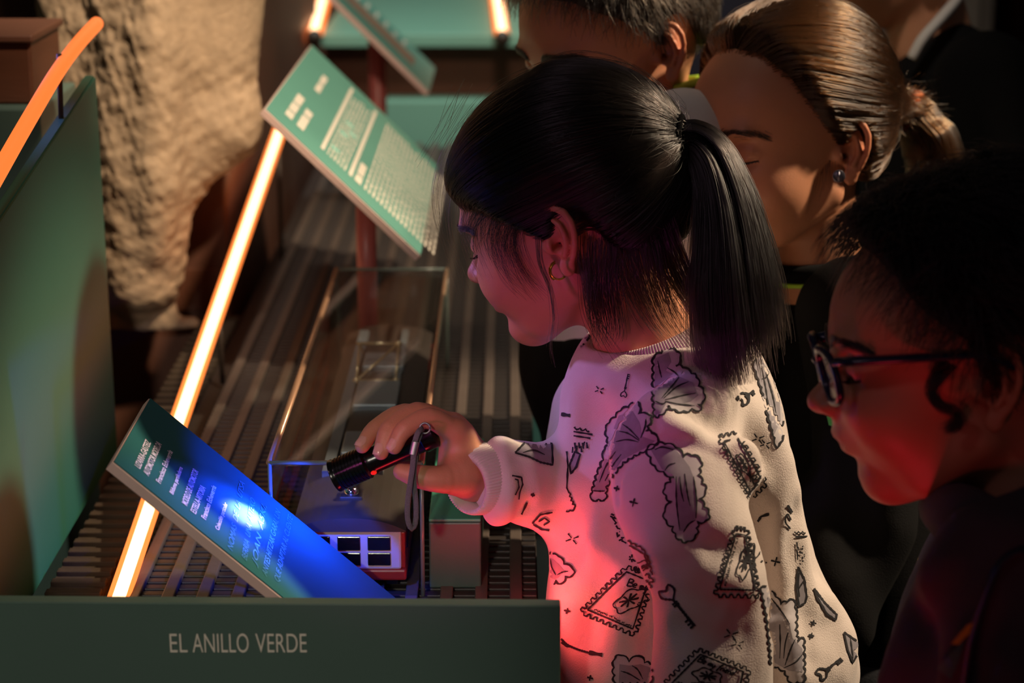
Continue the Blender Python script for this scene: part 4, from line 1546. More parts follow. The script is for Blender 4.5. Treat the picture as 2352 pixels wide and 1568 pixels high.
    S.ridge([(1490, 860), (1420, 920), (1350, 990)], [0.014, 0.018, 0.012], [0.001, 0.004, 0.001], 0.018, 's')
    # far cuff gather
    S.ridge([(1148, 1030), (1172, 1080), (1170, 1130), (1142, 1180)], [0.010, 0.012, 0.012, 0.010], [0.003, 0.005, 0.005, 0.004], 0.010)
    S.ridge([(1200, 1040), (1225, 1110), (1215, 1180)], [0.010, 0.012, 0.010], [0.001, 0.003, 0.001], 0.010, 's')
    # opening for the hand and for the neck
    nk = P(1475, 775, 1.635)
    nrg = 840
    ring = np.array([P(1496 + 145 * math.cos(a) - 16 * math.sin(a), 768 - 50 * math.cos(a) - 46 * math.sin(a), 1.640 + 0.056 * math.sin(a)) for a in np.linspace(0, 2 * math.pi, nrg, endpoint=False)])
    cen = ring.mean(0)
    up = np.cross(ring[0] - cen, ring[nrg // 4] - cen)
    up /= np.linalg.norm(up)
    if up[2] < 0: up = -up
    ra_ = ring[0] - cen
    la_ = np.linalg.norm(ra_); ra_ = ra_ / la_
    rb_ = np.cross(up, ra_)
    lb_ = np.linalg.norm(ring[nrg // 4] - cen)
    S.ell(cen + up * 0.042, (la_ * 1.30, lb_ * 1.35, 0.045), 0.006, np.stack([ra_, rb_, up], 1), 's')
    S.ell(cen, (la_ * 0.93, lb_ * 0.93, 0.05), 0.004, np.stack([ra_, rb_, up], 1), 's')
    V, Q = S.mesh(2)
    nrm = noise3(V, 75, 21) * 0.0011 + noise3(V, 34, 22) * 0.0016
    cc = V - np.array([np.mean(V[:, 0]), np.mean(V[:, 1]), 0])
    cc[:, 2] = 0
    V = V + cc / (np.linalg.norm(cc, axis=1)[:, None] + 1e-6) * nrm[:, None]
    shirt = mk('sweatshirt', V, Q, M_cloth, root)
    bvh = BVHTree.FromPolygons([tuple(v) for v in V], [tuple(int(i) for i in f) for f in Q])

    # ---- ribbed neck band and cuff
    def ribbed(name, ring, axis_f, width, ribs, thick=0.0016, amp=0.0006, curve=0.0):
        V, F_ = [], []
        n = len(ring)
        prof = [(-0.5, -1), (-0.5, 0.6), (-0.4, 1), (-0.13, 1.15), (0.13, 1.15), (0.4, 1), (0.5, 0.6), (0.5, -1)]
        for i in range(n):
            p, out, ax = ring[i], axis_f[0][i], axis_f[1][i]
            rb = amp * math.cos(2 * math.pi * i * ribs / n)
            for a, b in prof:
                V.append(p + ax * a * width + out * (b * thick + (rb if b > 0 else 0) + curve * (0.25 - a * a)))
        m = len(prof)
        for i in range(n):
            j = (i + 1) % n
            for q in range(m):
                q2 = (q + 1) % m
                F_.append((i * m + q, j * m + q, j * m + q2, i * m + q2))
        return mk(name, V, F_, M_cloth, shirt)
    outs, axs = [], []
    for p in ring:
        o_ = p - cen
        o_ -= up * (o_ @ up)
        o_ /= np.linalg.norm(o_)
        outs.append(o_ * 0.72 + up * 0.69)
        axs.append(up * 0.72 - o_ * 0.69)
    ribbed('neckband', ring, (outs, axs), 0.0185, 140)
    # cuff
    c0, c1 = P(1128, 1098, 1.586), P(1074, 1106, 1.574)
    ax = (c1 - c0) / np.linalg.norm(c1 - c0)
    ax = ax * 0.97 - UPV * 0.10 - FW * 0.18
    ax /= np.linalg.norm(ax)
    u = np.cross(ax, FW); u /= np.linalg.norm(u)
    v = np.cross(ax, u)
    n = 560
    ring, outs, axs = [], [], []
    mid = 0.5 * (c0 + c1)
    for a in np.linspace(0, 2 * math.pi, n, endpoint=False):
        o_ = u * math.cos(a) + v * math.sin(a)
        ring.append(mid + u * math.cos(a) * 0.0245 + v * math.sin(a) * 0.0265)
        outs.append(o_ + ax * 0.02)
        axs.append(-ax + o_ * 0.10)
    ribbed('cuff', np.array(ring), (outs, axs), 0.029, 70, 0.0018, 0.0005, 0.004)
    # seams as thin stitched ridges
    return root, k, shirt, bvh


GIRL, GK, SHIRT, SBVH = girl()


def girl_hair():
    root, k = GIRL, GK
    capo = k.cap(M_scalpk, root, 0.0012)
    tl_ = k.w(np.array([-0.108, 0, 0.045]))
    v = tl_ - CAM
    tt = v @ FW
    tie = P(1556, 322, tt)
    D = np.vstack([k.roots(8500, 2), k.roots_edge(2500, 61)])
    s1 = swept_strands(k, D, tie, 16, 0.0024, 3, 0.0020, 0.010)
    hair_curves('combed_hair', s1, 0.00017, M_hairk, root, 1.0)
    # a few flyaways over the dome
    D2 = k.roots(260, 8)
    s2 = swept_strands(k, D2, tie, 16, 0.010, 9, 0.002, 0.02, wob=0.10)
    hair_curves('flyaway_hair', s2, 0.00008, M_hairk, root, 0.5)
    # tail
    cl = spline([P(1535, 322, tt + 0.002), P(1565, 320, tt), P(1602, 328, tt - 0.004), P(1638, 374, tt - 0.01), P(1664, 460, tt - 0.014), P(1680, 565, tt - 0.016), P(1690, 680, tt - 0.018), P(1700, 780, tt - 0.02), P(1716, 880, tt - 0.02)], 40)
    ra = np.interp(np.linspace(0, 1, 40), [0, 0.06, 0.14, 0.25, 0.4, 0.55, 0.72, 0.86, 1], [0.016, 0.0135, 0.0140, 0.0160, 0.0190, 0.0255, 0.033, 0.034, 0.030])
    tg = np.gradient(cl, axis=0); tg /= np.linalg.norm(tg, axis=1)[:, None]
    u = np.cross(tg, FW); u /= np.linalg.norm(u, axis=1)[:, None]
    v_ = np.cross(tg, u)
    r = np.random.default_rng(4)
    N = 5200
    a = r.uniform(0, 2 * math.pi, N)
    q = np.sqrt(r.uniform(0, 1, N))
    a2 = a + 0.3 * noise3(np.c_[np.cos(a), np.sin(a), q], 6, 2)
    end = np.clip(0.93 - 0.18 * (np.cos(a) * q) * 0.6 + r.normal(size=N) * 0.05 - np.abs(r.normal(size=N)) * 0.05, 0.45, 1.0)
    out = []
    w1, w2 = r.normal(size=N), r.normal(size=N)
    for s_ in np.linspace(0, 1, 16):
        f = end * s_ * 39
        i = np.clip(f.astype(int), 0, 38)
        g = (f - i)[:, None]
        L = lambda arr: arr[i] * (1 - g) + arr[i + 1] * g
        fl = 0.0016 * s_ ** 2 * 3
        rr_ = np.interp(f, np.arange(40), ra)[:, None]
        qq = q[:, None] * (1 + 0.10 * np.sin(7 * a2 + 3 * s_))[:, None]
        p = L(cl) + L(u) * (np.cos(a2)[:, None] * qq * rr_ + fl * w1[:, None]) + L(v_) * (np.sin(a2)[:, None] * qq * rr_ * 0.8 + fl * w2[:, None])
        out.append(p)
    hair_curves('ponytail', np.stack(out, 1), 0.00020, M_hairk, root, 0.35)
    core = np.linspace(0, 33, 18).astype(int)
    tube('ponytail_core', cl[core], ra[core] * np.interp(core, [0, 26, 33], [0.86, 0.74, 0.25]), M_scalpk, root, 18)
    # elastic
    c = cl[4]
    M_el = mat('black_elastic', '#050405', 0.95, 0.2, 300, 0.6, 900, spec=0.05)
    V, F_ = [], []
    for j in range(4):
        cc = cl[3] + tg[4] * (j - 2) * 0.0038
        pts = [cc + (u[4] * math.cos(x) + v_[4] * math.sin(x) * 0.85) * (0.0178 + 0.0008 * math.sin(3 * x + j)) for x in np.linspace(0, 2 * math.pi, 41)]
        v2, f2 = tube_geo(pts, 0.0026, 8)
        n = len(V)
        V += list(v2)
        F_ += [tuple(z + n for z in f) for f in f2]
    mk('hair_elastic', V, F_, M_el, root)
    # loose wisps, in front of the face and by the ear
    r = np.random.default_rng(12)
    W = []
    def wisps(n, pts, sp0, sp1, tv=0.006):
        for i in range(n):
            a_ = r.normal(size=2) * sp0
            b_ = r.normal(size=2) * sp1
            e_ = r.uniform(0.6, 1.0)
            m = len(pts)
            W.append(spline([P(p[0] + a_[0] * (1 - j / m) + b_[0] * j / m, p[1] + a_[1] * (1 - j / m) + b_[1] * 0.5 * j / m, p[2] + r.normal() * tv * 0.3) for j, p in enumerate(pts)], 24)[:max(8, int(24 * e_))])
            W[-1] = spline(W[-1], 14)
    fm = 1.655
    wisps(8, [(1100, 250, fm - .03), (1035, 330, fm), (1004, 420, fm), (1006, 500, fm), (1036, 600, fm), (1062, 690, fm)], 10, 16)
    wisps(13, [(1110, 280, fm - .03), (1050, 370, fm), (1030, 450, fm), (1034, 540, fm), (1062, 640, fm), (1090, 760, fm)], 14, 20)
    wisps(14, [(1130, 330, fm - .05), (1075, 420, fm - .01), (1068, 500, fm - .005), (1090, 580, fm - .005), (1130, 650, fm - .02), (1170, 690, fm - .03)], 16, 26)
    wisps(22, [(1235, 520, 1.558), (1240, 600, 1.555), (1262, 660, 1.55), (1272, 730, 1.55), (1266, 800, 1.55), (1280, 860, 1.55)], 5, 9, 0.003)
    wisps(10, [(1062, 200, fm), (1030, 270, fm), (1000, 330, fm), (965, 400, fm)], 12, 30)
    bb = BVHTree.FromPolygons([tuple(v) for v in k.w(k.V)], [tuple(int(i) for i in f) for f in k.Q])
    mw = Vector(root.location)
    bc = BVHTree.FromPolygons([tuple(v.co + mw) for v in capo.data.vertices], [tuple(p.vertices) for p in capo.data.polygons])
    def surf(x, y):
        d = Vector(ray(x, y))
        L_ = d.length
        best = None
        for bt in (bb, bc):
            h = bt.ray_cast(Vector(CAM), d.normalized())
            if h[0] is not None and (best is None or h[3] < best): best = h[3]
        return None if best is None else best / L_
    def lying(n, pts, sp0, sp1, lift0, lift1):
        for i in range(n):
            a_ = r.normal(size=2) * sp0
            b_ = r.normal(size=2) * sp1
            m = len(pts) - 1
            px_ = spline([(p[0] + a_[0] * (1 - j / m) + b_[0] * j / m, p[1] + a_[1] * (1 - j / m) + b_[1] * 0.6 * j / m) for j, p in enumerate(pts)], 18)[:int(r.integers(11, 19))]
            q3, last = [], None
            for j, (x, y) in enumerate(px_):
                t_ = surf(x, y)
                if t_ is None or (last is not None and abs(t_ - last) > 0.03): t_ = last if last is not None else None
                if t_ is None: continue
                last = t_
                q3.append(P(x, y, t_ - (lift0 + (lift1 - lift0) * j / 17)))
            if len(q3) > 5: W.append(spline(q3, 14))
    lying(70, [(1200, 380), (1120, 450), (1085, 510), (1088, 570), (1110, 630)], 26, 20, 0.001, 0.004)
    lying(80, [(1240, 400), (1160, 480), (1140, 550), (1165, 620), (1215, 670)], 24, 24, 0.001, 0.003)
    lying(60, [(1255, 430), (1195, 500), (1180, 560), (1205, 630), (1250, 690)], 14, 18, 0.001, 0.003)
    lying(40, [(1345, 600), (1356, 640), (1376, 690), (1388, 740)], 8, 18, 0.001, 0.004)
    hair_curves('loose_wisps', np.array(W), 0.00012, M_hairk, root, 0.4)
    # fall of hair behind the ear and at the nape
    W = []
    def fall(n, pts, w0, w1, t0):
        for i in range(n):
            x = r.uniform(-1, 1)
            y = r.normal() * 0.3
            m = len(pts) - 1
            sy, ln = r.normal() * 22, r.uniform(0.5, 1.0)
            W.append(spline(spline([P(p[0] + x * (w0 * (1 - j / m) + w1 * j / m) + 9 * y * j + 0.5 * sy * (1 - j / m), p[1] + sy * (1 - j / m) + r.normal() * 3, p[2] + t0 * r.uniform(-1, 1) * 0.4) for j, p in enumerate(pts)], 30)[:max(8, int(30 * ln))], 14))
    fall(60, [(1348, 600, 1.552), (1352, 660, 1.553), (1362, 730, 1.562), (1392, 790, 1.575), (1430, 845, 1.585)], 10, 22, 0.010)
    fall(260, [(1390, 560, 1.552), (1385, 640, 1.554), (1392, 700, 1.560), (1400, 760, 1.57), (1390, 800, 1.58)], 40, 30, 0.012)
    fall(320, [(1450, 540, 1.555), (1470, 620, 1.556), (1490, 680, 1.565), (1520, 740, 1.575), (1560, 790, 1.585)], 60, 46, 0.014)
    fall(420, [(1500, 480, 1.556), (1530, 570, 1.56), (1560, 640, 1.57), (1600, 700, 1.575), (1640, 760, 1.58)], 40, 40, 0.014)
    hair_curves('nape_hair', np.array(W), 0.00015, M_hairk, root, 0.4)
    # earring: small gold hoop set with beads
    gold = mat('gold', '#d9a13a', 0.22, 0.0, metal=1.0)
    q = P(1283, 622, 1.535)
    arc = [q + RT * (0.0062 * math.cos(x)) + UPV * (0.0066 * math.sin(x)) + FW * 0.0015 * math.cos(x * 0.5) for x in np.linspace(2.0, 5.6, 26)]
    er = tube('earring', arc, 0.0008, gold, root, 8)
    V, F_ = [], []
    for i, p in enumerate(arc[:16]):
        v2, f2 = tube_geo([p + (p - q) * 0.10, p + (p - q) * 0.28], 0.0006, 6)
        n = len(V); V += list(v2); F_ += [tuple(z + n for z in f) for f in f2]
    mk('earring_beads', V, F_, gold, er)


girl_hair()
lower(GIRL, P(1600, 1700, 1.67), 180)
GK.say('girl')


# ------------------------------------------------------------------ torch with its strap
def torch():
    head, tail = P(768, 1093, 1.588), P(1003, 992, 1.572)
    ax = (head - tail) / np.linalg.norm(head - tail)
    L = np.linalg.norm(head - tail)
    root = empty('torch', tail, 'black metal torch with a grey wrist strap held over the label board', 'torch')
    M_bk = mat('black_anodised', '#0c0c0e', 0.22, 0.1, 80, spec=0.6, metal=0.3)
    lathe('torch_barrel', tail, ax, [(0, 0.0085), (0.002, 0.0112), (0.012, 0.0118), (0.0135, 0.0108), (L * 0.60, 0.0110), (L * 0.62, 0.0118), (L * 0.66, 0.0118), (L * 0.665, 0.0110)], M_bk, root, 48)
    prof = [(L * 0.66, 0.0112)]
    for i in range(9):
        d = L * 0.685 + i * L * 0.031
        prof += [(d, 0.0133), (d + L * 0.018, 0.0133), (d + L * 0.020, 0.0127), (d + L * 0.029, 0.0127)]
    prof += [(L * 0.975, 0.0135), (L * 0.998, 0.0136), (L, 0.0126), (L * 0.985, 0.0118)]
    lathe('torch_head', tail, ax, prof, M_bk, root, 56)
    lathe('lens', tail, ax, [(L * 0.980, 0.0001), (L * 0.981, 0.0117), (L * 0.986, 0.0117)], emis('uv_lens', (0.12, 0.10, 1.0), 1.5), root, 32)
    red = mat('red_switch', '#d01008', 0.3, 0.0, estr=0.6, emit=(1, 0.02, 0.01, 1))
    p = tail + ax * L * 0.64
    dn = -UPV * 0.85 - FW * 0.52
    dn -= ax * (dn @ ax); dn /= np.linalg.norm(dn)
    lathe('switch', p + dn * 0.0108, dn, [(0, 0.0024), (0.0016, 0.0024), (0.0022, 0.0016)], red, root, 16)
    # strap
    M_st = mat('grey_woven_strap', '#6d676b', 0.8, 0.35, 900, 0.6, 1500)
    M_cl = mat('steel_clip', '#8d8a8c', 0.35, 0.05, 100, metal=0.7)
    z = 1.532
    def ribbon(name, pts, wid, m, th_=0.0011):
        sp_ = spline([P(*q) for q in pts], 40)
        return tube(name, sp_, wid / 2, m, root, 10, True, (1.0, th_ * 2 / wid))
    bm = bmesh.new()
    ring = P(976, 983, z + 0.006)
    tube('strap_ring', [ring + RT * 0.004 * math.cos(a) + UPV * 0.004 * math.sin(a) for a in np.linspace(0, 6.283, 25)], 0.0008, M_cl, root, 8)
    def flat(name, pts, wid, m, th_=0.0012):
        sp_ = spline([P(*q) for q in pts], 36)
        tg = np.gradient(sp_, axis=0); tg /= np.linalg.norm(tg, axis=1)[:, None]
        V, F_ = [], []
        fac = -FW
        for i, q in enumerate(sp_):
            sd_ = np.cross(tg[i], fac); sd_ /= np.linalg.norm(sd_)
            nn_ = np.cross(sd_, tg[i])
            for a, b in ((-1, -0.6), (-0.5, -1), (0.5, -1), (1, -0.6), (1, 0.6), (0.5, 1), (-0.5, 1), (-1, 0.6)):
                ridge = 0.25 if i % 2 else 0
                V.append(q + sd_ * a * wid / 2 + nn_ * b * th_ / 2 * (1 + ridge))
        for i in range(len(sp_) - 1):
            for j in range(8):
                j2 = (j + 1) % 8
                F_.append((i * 8 + j, i * 8 + j2, i * 8 + 8 + j2, i * 8 + 8 + j))
        F_ += [tuple(range(7, -1, -1)), tuple(len(V) - 8 + j for j in range(8))]
        return mk(name, V, F_, m, root)
    flat('strap', [(972, 984, z + .004), (962, 990, z - .002), (954, 1010, z - .004), (951, 1030, z - .004), (948, 1070, z - .003), (942, 1110, z - .002), (936, 1160, z), (937, 1195, z), (946, 1214, z + .002), (955, 1195, z + .004), (955, 1150, z + .004), (950, 1100, z + .002), (953, 1060, z), (957, 1020, z), (966, 992, z + .003)], 0.0042, M_st)
    flat('strap_clip', [(955, 1014, z - .005), (951, 1030, z - .005), (948, 1044, z - .005)], 0.0058, M_cl, 0.0030)
    # beam of the torch
    tgt = b1.pix(570, 1182)
    for nm, e, col, ang, bl, px_ in (('torch_core_beam', 11.0, (0.55, 0.40, 1.0), 25, 1.0, (570, 1182)), ('torch_mid_beam', 4.5, (0.012, 0.06, 1.0), 58, 1.0, (566, 1180)),
                                    ('torch_wide_beam', 1.3, (0.008, 0.06, 1.0), 147, 0.12, None)):
        tg_ = np.asarray(b1.pix(*px_)) if px_ else head + np.array([-0.6026, 0.0529, -0.7963])
        d = (tg_ - head) / np.linalg.norm(tg_ - head)
        spot(nm, head + d * 0.006, tg_, e, col, ang, bl, 0.003)


torch()

# ================================================================== the other children
M_black = mat('black_jersey', '#0b0a0b', 0.9, 0.15, 60, 0.3, 700, spec=0.15)
M_whitej = mat('white_jersey', '#d8d0ca', 0.8, 0.05, 60, 0.25, 700)
M_navyj = mat('navy_jersey', '#1b1d33', 0.8, 0.1, 60, 0.25, 700)
M_lime = mat('lime_piping', '#a8d63a', 0.6, 0.05, 80)
M_hood = mat('charcoal_jersey', '#4a424b', 0.9, 0.15, 70, 0.35, 700, spec=0.2)


def garment(name, rows, yaw, arms, m, parent, h=0.005, folds=(), cuts=(), seed=3, amp=0.002, body=None):
    a = np.array(rows)
    lo = a[:, [1, 2, 0]].min(0) - np.array([0.16, 0.16, 0.03])
    hi = a[:, [1, 2, 0]].max(0) + np.array([0.16, 0.16, 0.03])
    for p, r in arms:
        lo = np.minimum(lo, np.min(p, 0) - 0.08)
        hi = np.maximum(hi, np.max(p, 0) + 0.08)
    S = Field(lo, hi, h)
    S.loft(rows, yaw, 0.0, power=2.2, capk=0.03)
    for p, r in arms:
        S.chain(p, r, 0.03)
    for f in folds:
        S.ridge(*f)
    for q in cuts:
        S.cut(*q)
    V, Q = S.mesh(2)
    n = noise3(V, 30, seed) * amp
    c = V - np.array([V[:, 0].mean(), V[:, 1].mean(), 0])
    c[:, 2] = 0
    V = V + c / (np.linalg.norm(c, axis=1)[:, None] + 1e-6) * n[:, None]
    o = mk(name, V, Q, m, parent)
    return o, BVHTree.FromPolygons([tuple(v) for v in V], [tuple(int(i) for i in f) for f in Q])


def collar_ring(c, ra, rb, up, n=48):
    up = np.asarray(up, float); up /= np.linalg.norm(up)
    u = np.cross(up, [0, 1, 0]); u /= np.linalg.norm(u)
    v = np.cross(up, u)
    return [c + u * ra * math.cos(a) + v * rb * math.sin(a) for a in np.linspace(0, 2 * math.pi, n)]


def patch(name, poly, bvh, m, parent, step=7, off=0.0012):
    """a printed patch lying on a garment, outlined in picture points"""
    V, F_ = flat_fill(poly, bvh, step, off)
    if len(F_): mk(name, V, F_, m, parent)


def cast(bvh, px, py):
    d = Vector(ray(px, py)).normalized()
    l, n, i, dist = bvh.ray_cast(Vector(CAM), d)
    if l is None: return None
    if n.dot(d) > 0: n = -n
    return np.array(l), np.array(n), dist


def inside(poly, x, y):
    c = False
    j = len(poly) - 1
    for i in range(len(poly)):
        xi, yi = poly[i]
        xj, yj = poly[j]
        if (yi > y) != (yj > y) and x < (xj - xi) * (y - yi) / (yj - yi) + xi:
            c = not c
        j = i
    return c


def flat_fill(poly, bvh, step=7, off=0.0010):
    """fine triangulation of a 2D outline, laid on the cloth"""
    poly = [tuple(map(float, p)) for p in poly]
    bm = bmesh.new()
    out = []
    for i in range(len(poly)):
        a, b = np.array(poly[i]), np.array(poly[(i + 1) % len(poly)])
        k = max(1, int(np.linalg.norm(b - a) / step))
        for j in range(k):
            out.append(a + (b - a) * j / k)
    vs = [bm.verts.new((p[0], p[1], 0)) for p in out]
    es = [bm.edges.new((vs[i], vs[(i + 1) % len(vs)])) for i in range(len(vs))]
    bmesh.ops.triangle_fill(bm, edges=es, use_beauty=True)
    for _ in range(5):
        le = [e for e in bm.edges if e.calc_length() > step * 1.6]
        if not le: break
        bmesh.ops.subdivide_edges(bm, edges=le, cuts=1)
        bmesh.ops.triangulate(bm, faces=bm.faces[:])
    V, ok, dist = [], [], []
    bm.verts.index_update()
    for v in bm.verts:
        h = cast(bvh, v.co.x, v.co.y)
        if h is None:
            V.append((0, 0, 0)); ok.append(False); dist.append(0)
        else:
            V.append(h[0] + h[1] * off); ok.append(True); dist.append(h[2])
    F_ = []
    for f in bm.faces:
        ix = [v.index for v in f.verts]
        if all(ok[i] for i in ix) and max(dist[i] for i in ix) - min(dist[i] for i in ix) < 0.012:
            F_.append(tuple(ix))
    bm.free()
    return V, F_


def hips_of(rows):
    r = min(rows)
    return (r[1], r[2], r[0] + 0.02)


# ------------------------------------------------------------------ boy at the top, behind the girl
def boy_back():
    T = 1.98
    yaw = math.pi + math.radians(20)
    root = empty('person', (P(1440, 900, T)[0], P(1440, 900, T)[1], 0), 'child with short dark hair and lime collar leaning in behind the one with the torch', 'person')
    neck = P(1475, 275, T - 0.01)
    def th(A, E):
        return 0.011 + 0.008 * np.clip(E / 1.0, 0, 1) + 0.002 * np.clip(1 - np.abs(A) / 1.0, 0, 1) - 0.008 * np.exp(-((np.abs(A) - 1.7) / 0.6) ** 2) * np.exp(-((E + 0.1) / 0.45) ** 2)
    k = Kid((1540, 120), 1.862, -32, 19, 0, 1.0, 0.0019, 'slit', neck, (0.042, 0.046),
            hairline=[(0, 30), (30, 26), (55, 12), (70, -2), (80, -18), (86, -24), (91, -6), (100, -4), (112, -8), (122, -26), (138, -40), (180, -46)], hairt=th, flare=30)
    rows = px_rows([(215, 1420, 1555, 0.055), (245, 1385, 1600, 0.09), (290, 1340, 1640, 0.125), (360, 1300, 1650, 0.130), (500, 1255, 1650, 0.120), (650, 1220, 1640, 0.112),
                    (800, 1203, 1650, 0.115), (900, 1212, 1640, 0.115), (1000, 1250, 1640, 0.115), (1200, 1285, 1640, 0.12), (1400, 1300, 1650, 0.12), (1560, 1310, 1640, 0.115)], T, yaw)
    arm = ([P(1570, 330, 1.845), P(1600, 480, 1.83), P(1590, 700, 1.83), P(1500, 860, 1.83)], [0.052, 0.048, 0.044, 0.040])
    tv, tq = coarse_torso(rows, yaw, [arm])
    k.body(root, [(tv, tq)])
    k.say(root.name)
    k.face_bits(root)
    k.cap(M_scalpd, root, 0.0015)
    D = k.roots(6500, 21)
    top = np.array([-0.25, 0.25, 1.0]); top /= np.linalg.norm(top)
    def flow(D):
        f = np.zeros_like(D)
        fr = np.clip(D[:, 0], 0, 1)[:, None]
        f += np.array([0.75, 0.15, -0.1]) * fr + np.array([-0.2, 0, -0.9]) * (1 - fr)
        f += D * 0
        return f + 0.35 * np.stack([noise3(D, 9, 1), noise3(D, 9, 2), noise3(D, 9, 3)], 1)
    S_ = short_strands(k, D, flow, lambda D: 0.018 + 0.016 * np.clip(D[:, 2], 0, 1), 7, (0.1, 0.6), 3, jit=0.2)
    hair_curves('short_hair', S_, 0.00022, M_haird, root, 0.4)
    ws, bv = garment('white_shirt', [r for r in rows], yaw, [arm], M_whitej, root, 0.006, cuts=[(P(1250, 870, T), (-0.25, 0, -1.0))], seed=5)
    vs, bv2 = garment('dark_waistcoat', [(r[0], r[1], r[2], r[3] + 0.004, r[4] + 0.004) for r in rows if r[0] < P(1200, 640, T)[2]], yaw, [], M_black, root, 0.006,
                      cuts=[(P(1230, 815, T - 0.1), (-0.30, 0, 1.0))], seed=6)
    # collar: lime band, then navy
    tube('lime_collar', collar_ring(P(1478, 228, T - 0.02), 0.058, 0.058, (-0.25, 0.1, 1)), 0.010, M_lime, ws, 14, False)
    tube('navy_collar', collar_ring(P(1485, 250, T - 0.02), 0.068, 0.068, (-0.25, 0.1, 1)), 0.0135, M_navyj, ws, 14, False)
    lower(root, hips_of(rows), 185)
    return root


boy_back()


# ------------------------------------------------------------------ girl with light brown hair
def brown_girl():
    T = 1.95
    yaw = math.pi + math.radians(15)
    root = empty('person', (P(1960, 1200, T)[0], P(1960, 1200, T)[1], 0), 'child with swept back brown hair and round ear stud in black sweatshirt, looking down', 'person')
    neck = P(1885, 640, T - 0.035)
    def th(A, E):
        return 0.010 + 0.005 * np.clip(E / 1.0, 0, 1) - 0.005 * np.exp(-((np.abs(A) - 1.55) / 0.4) ** 2) * np.exp(-((E + 0.1) / 0.3) ** 2)
    k = Kid((1958, 350), 1.822, -36, 4, 4, 1.04, 0.0019, 'down', neck, (0.038, 0.041), nose=0.7,
            hairline=[(0, 40), (25, 38), (45, 25), (58, 6), (70, -12), (80, -24), (86, -26), (92, -16), (99, -20), (105, -34), (112, -52), (130, -60), (180, -54)], hairt=th, flare=26, soft=16)
    rows = px_rows([(585, 1830, 1985, 0.05), (620, 1790, 2040, 0.085), (665, 1765, 2090, 0.115), (740, 1745, 2130, 0.130), (850, 1735, 2150, 0.130), (1000, 1740, 2160, 0.122), (1200, 1760, 2170, 0.118), (1400, 1790, 2180, 0.118), (1600, 1810, 2180, 0.118)], T, yaw)
    arm = ([P(1965, 720, 1.815), P(1990, 950, 1.80), P(1990, 1200, 1.79), P(1900, 1400, 1.78)], [0.054, 0.050, 0.046, 0.042])
    tv, tq = coarse_torso(rows, yaw, [arm])
    k.body(root, [(tv, tq)])
    k.say(root.name)
    k.face_bits(root, browm=M_haird, brown=200)
    k.cap(M_scalpb, root, 0.0016)
    tl_ = k.w(np.array([-0.112, 0, -0.005]))
    tt = (tl_ - CAM) @ FW
    tie = P(2098, 262, tt)
    # side parting: hair of each side is combed away from it
    D = np.vstack([k.roots(8000, 33), k.roots_edge(3000, 34)])
    def via(D, q):
        side = np.where(D[:, 1] > 0.02, 1.0, -1.0)
        w = math.sin(math.pi * min(1, q * 1.15)) * 0.30
        z = np.zeros_like(D)
        z[:, 1] = side * w * np.clip(D[:, 0] + 0.6, 0, 1.2) * np.clip(D[:, 2] + 0.4, 0, 1)
        z[:, 2] = -0.3 * w * np.clip(D[:, 0], 0, 1)
        return z
    s1 = swept_strands(k, D, tie, 16, 0.0050, 5, 0.0034, 0.016, via)
    hair_curves('combed_hair', s1, 0.00022, M_hairb, root, 1.0)
    D2 = k.roots(300, 35)
    hair_curves('flyaway_hair', swept_strands(k, D2, tie, 16, 0.010, 6, 0.003, 0.03, via, 0.12), 0.0001, M_hairb, root, 0.5)
    # low tail going behind the next child
    cl = spline([P(2070, 265, tt + .005), P(2100, 262, tt), P(2120, 300, tt), P(2145, 350, tt), P(2150, 430, tt), P(2130, 540, tt)], 30)
    ra = np.interp(np.linspace(0, 1, 30), [0, 0.2, 0.5, 1], [0.016, 0.018, 0.028, 0.024])
    tg = np.gradient(cl, axis=0); tg /= np.linalg.norm(tg, axis=1)[:, None]
    u = np.cross(tg, FW); u /= np.linalg.norm(u, axis=1)[:, None]
    v_ = np.cross(tg, u)
    r = np.random.default_rng(4)
    N = 2200
    a = r.uniform(0, 2 * math.pi, N); q = np.sqrt(r.uniform(0, 1, N))
    out = []
    w1 = r.normal(size=N)
    for s_ in np.linspace(0, 1, 12):
        i = int(s_ * 29)
        wv = 0.003 * math.sin(9 * s_) * np.sin(3 * a)
        out.append(cl[i] + u[i] * (np.cos(a) * q * ra[i] + wv + 0.004 * w1 * s_ ** 2)[:, None] + v_[i] * (np.sin(a) * q * ra[i])[:, None])
    hair_curves('ponytail', np.stack(out, 1), 0.00024, M_hairb, root, 0.4)
    tube('ponytail_core', cl[:26], ra[:26] * 0.8, M_scalpb, root, 14)
    M_scr = mat('rust_hair_tie', '#a4521f', 0.85, 0.2, 200, 0.6, 600)
    tube('hair_elastic', [cl[5] + (u[5] * math.cos(x) + v_[5] * math.sin(x)) * 0.017 for x in np.linspace(0, 2 * math.pi, 40)], 0.0062, M_scr, root, 12)
    # sideburn wisps
    W = []
    for i in range(110):
        x, z = r.normal(size=2)
        y = r.normal() * 24
        W.append(spline(spline([P(1862 + 24 * x, 270 + y, 1.838), P(1884 + 22 * x, 330 + y, 1.826), P(1888 + 20 * x, 390 + y, 1.82), P(1872 + 20 * x + 6 * z, 450 + y, 1.822)], 20)[:int(r.integers(9, 20))], 10))
    hair_curves('sideburn_wisps', np.array(W), 0.00016, M_hairb, root, 0.4)
    # round stud
    silver = mat('dark_silver', '#8d8894', 0.25, 0.05, 60, metal=0.8)
    e0 = P(1927, 405, 1.805)
    nrm = -FW * 0.95 - RT * 0.2
    st = lathe('ear_stud', e0 - nrm * 0.004, nrm, [(0, 0.0010), (0.003, 0.0010), (0.0035, 0.0058), (0.0052, 0.0058), (0.0058, 0.0045)], silver, root, 24)
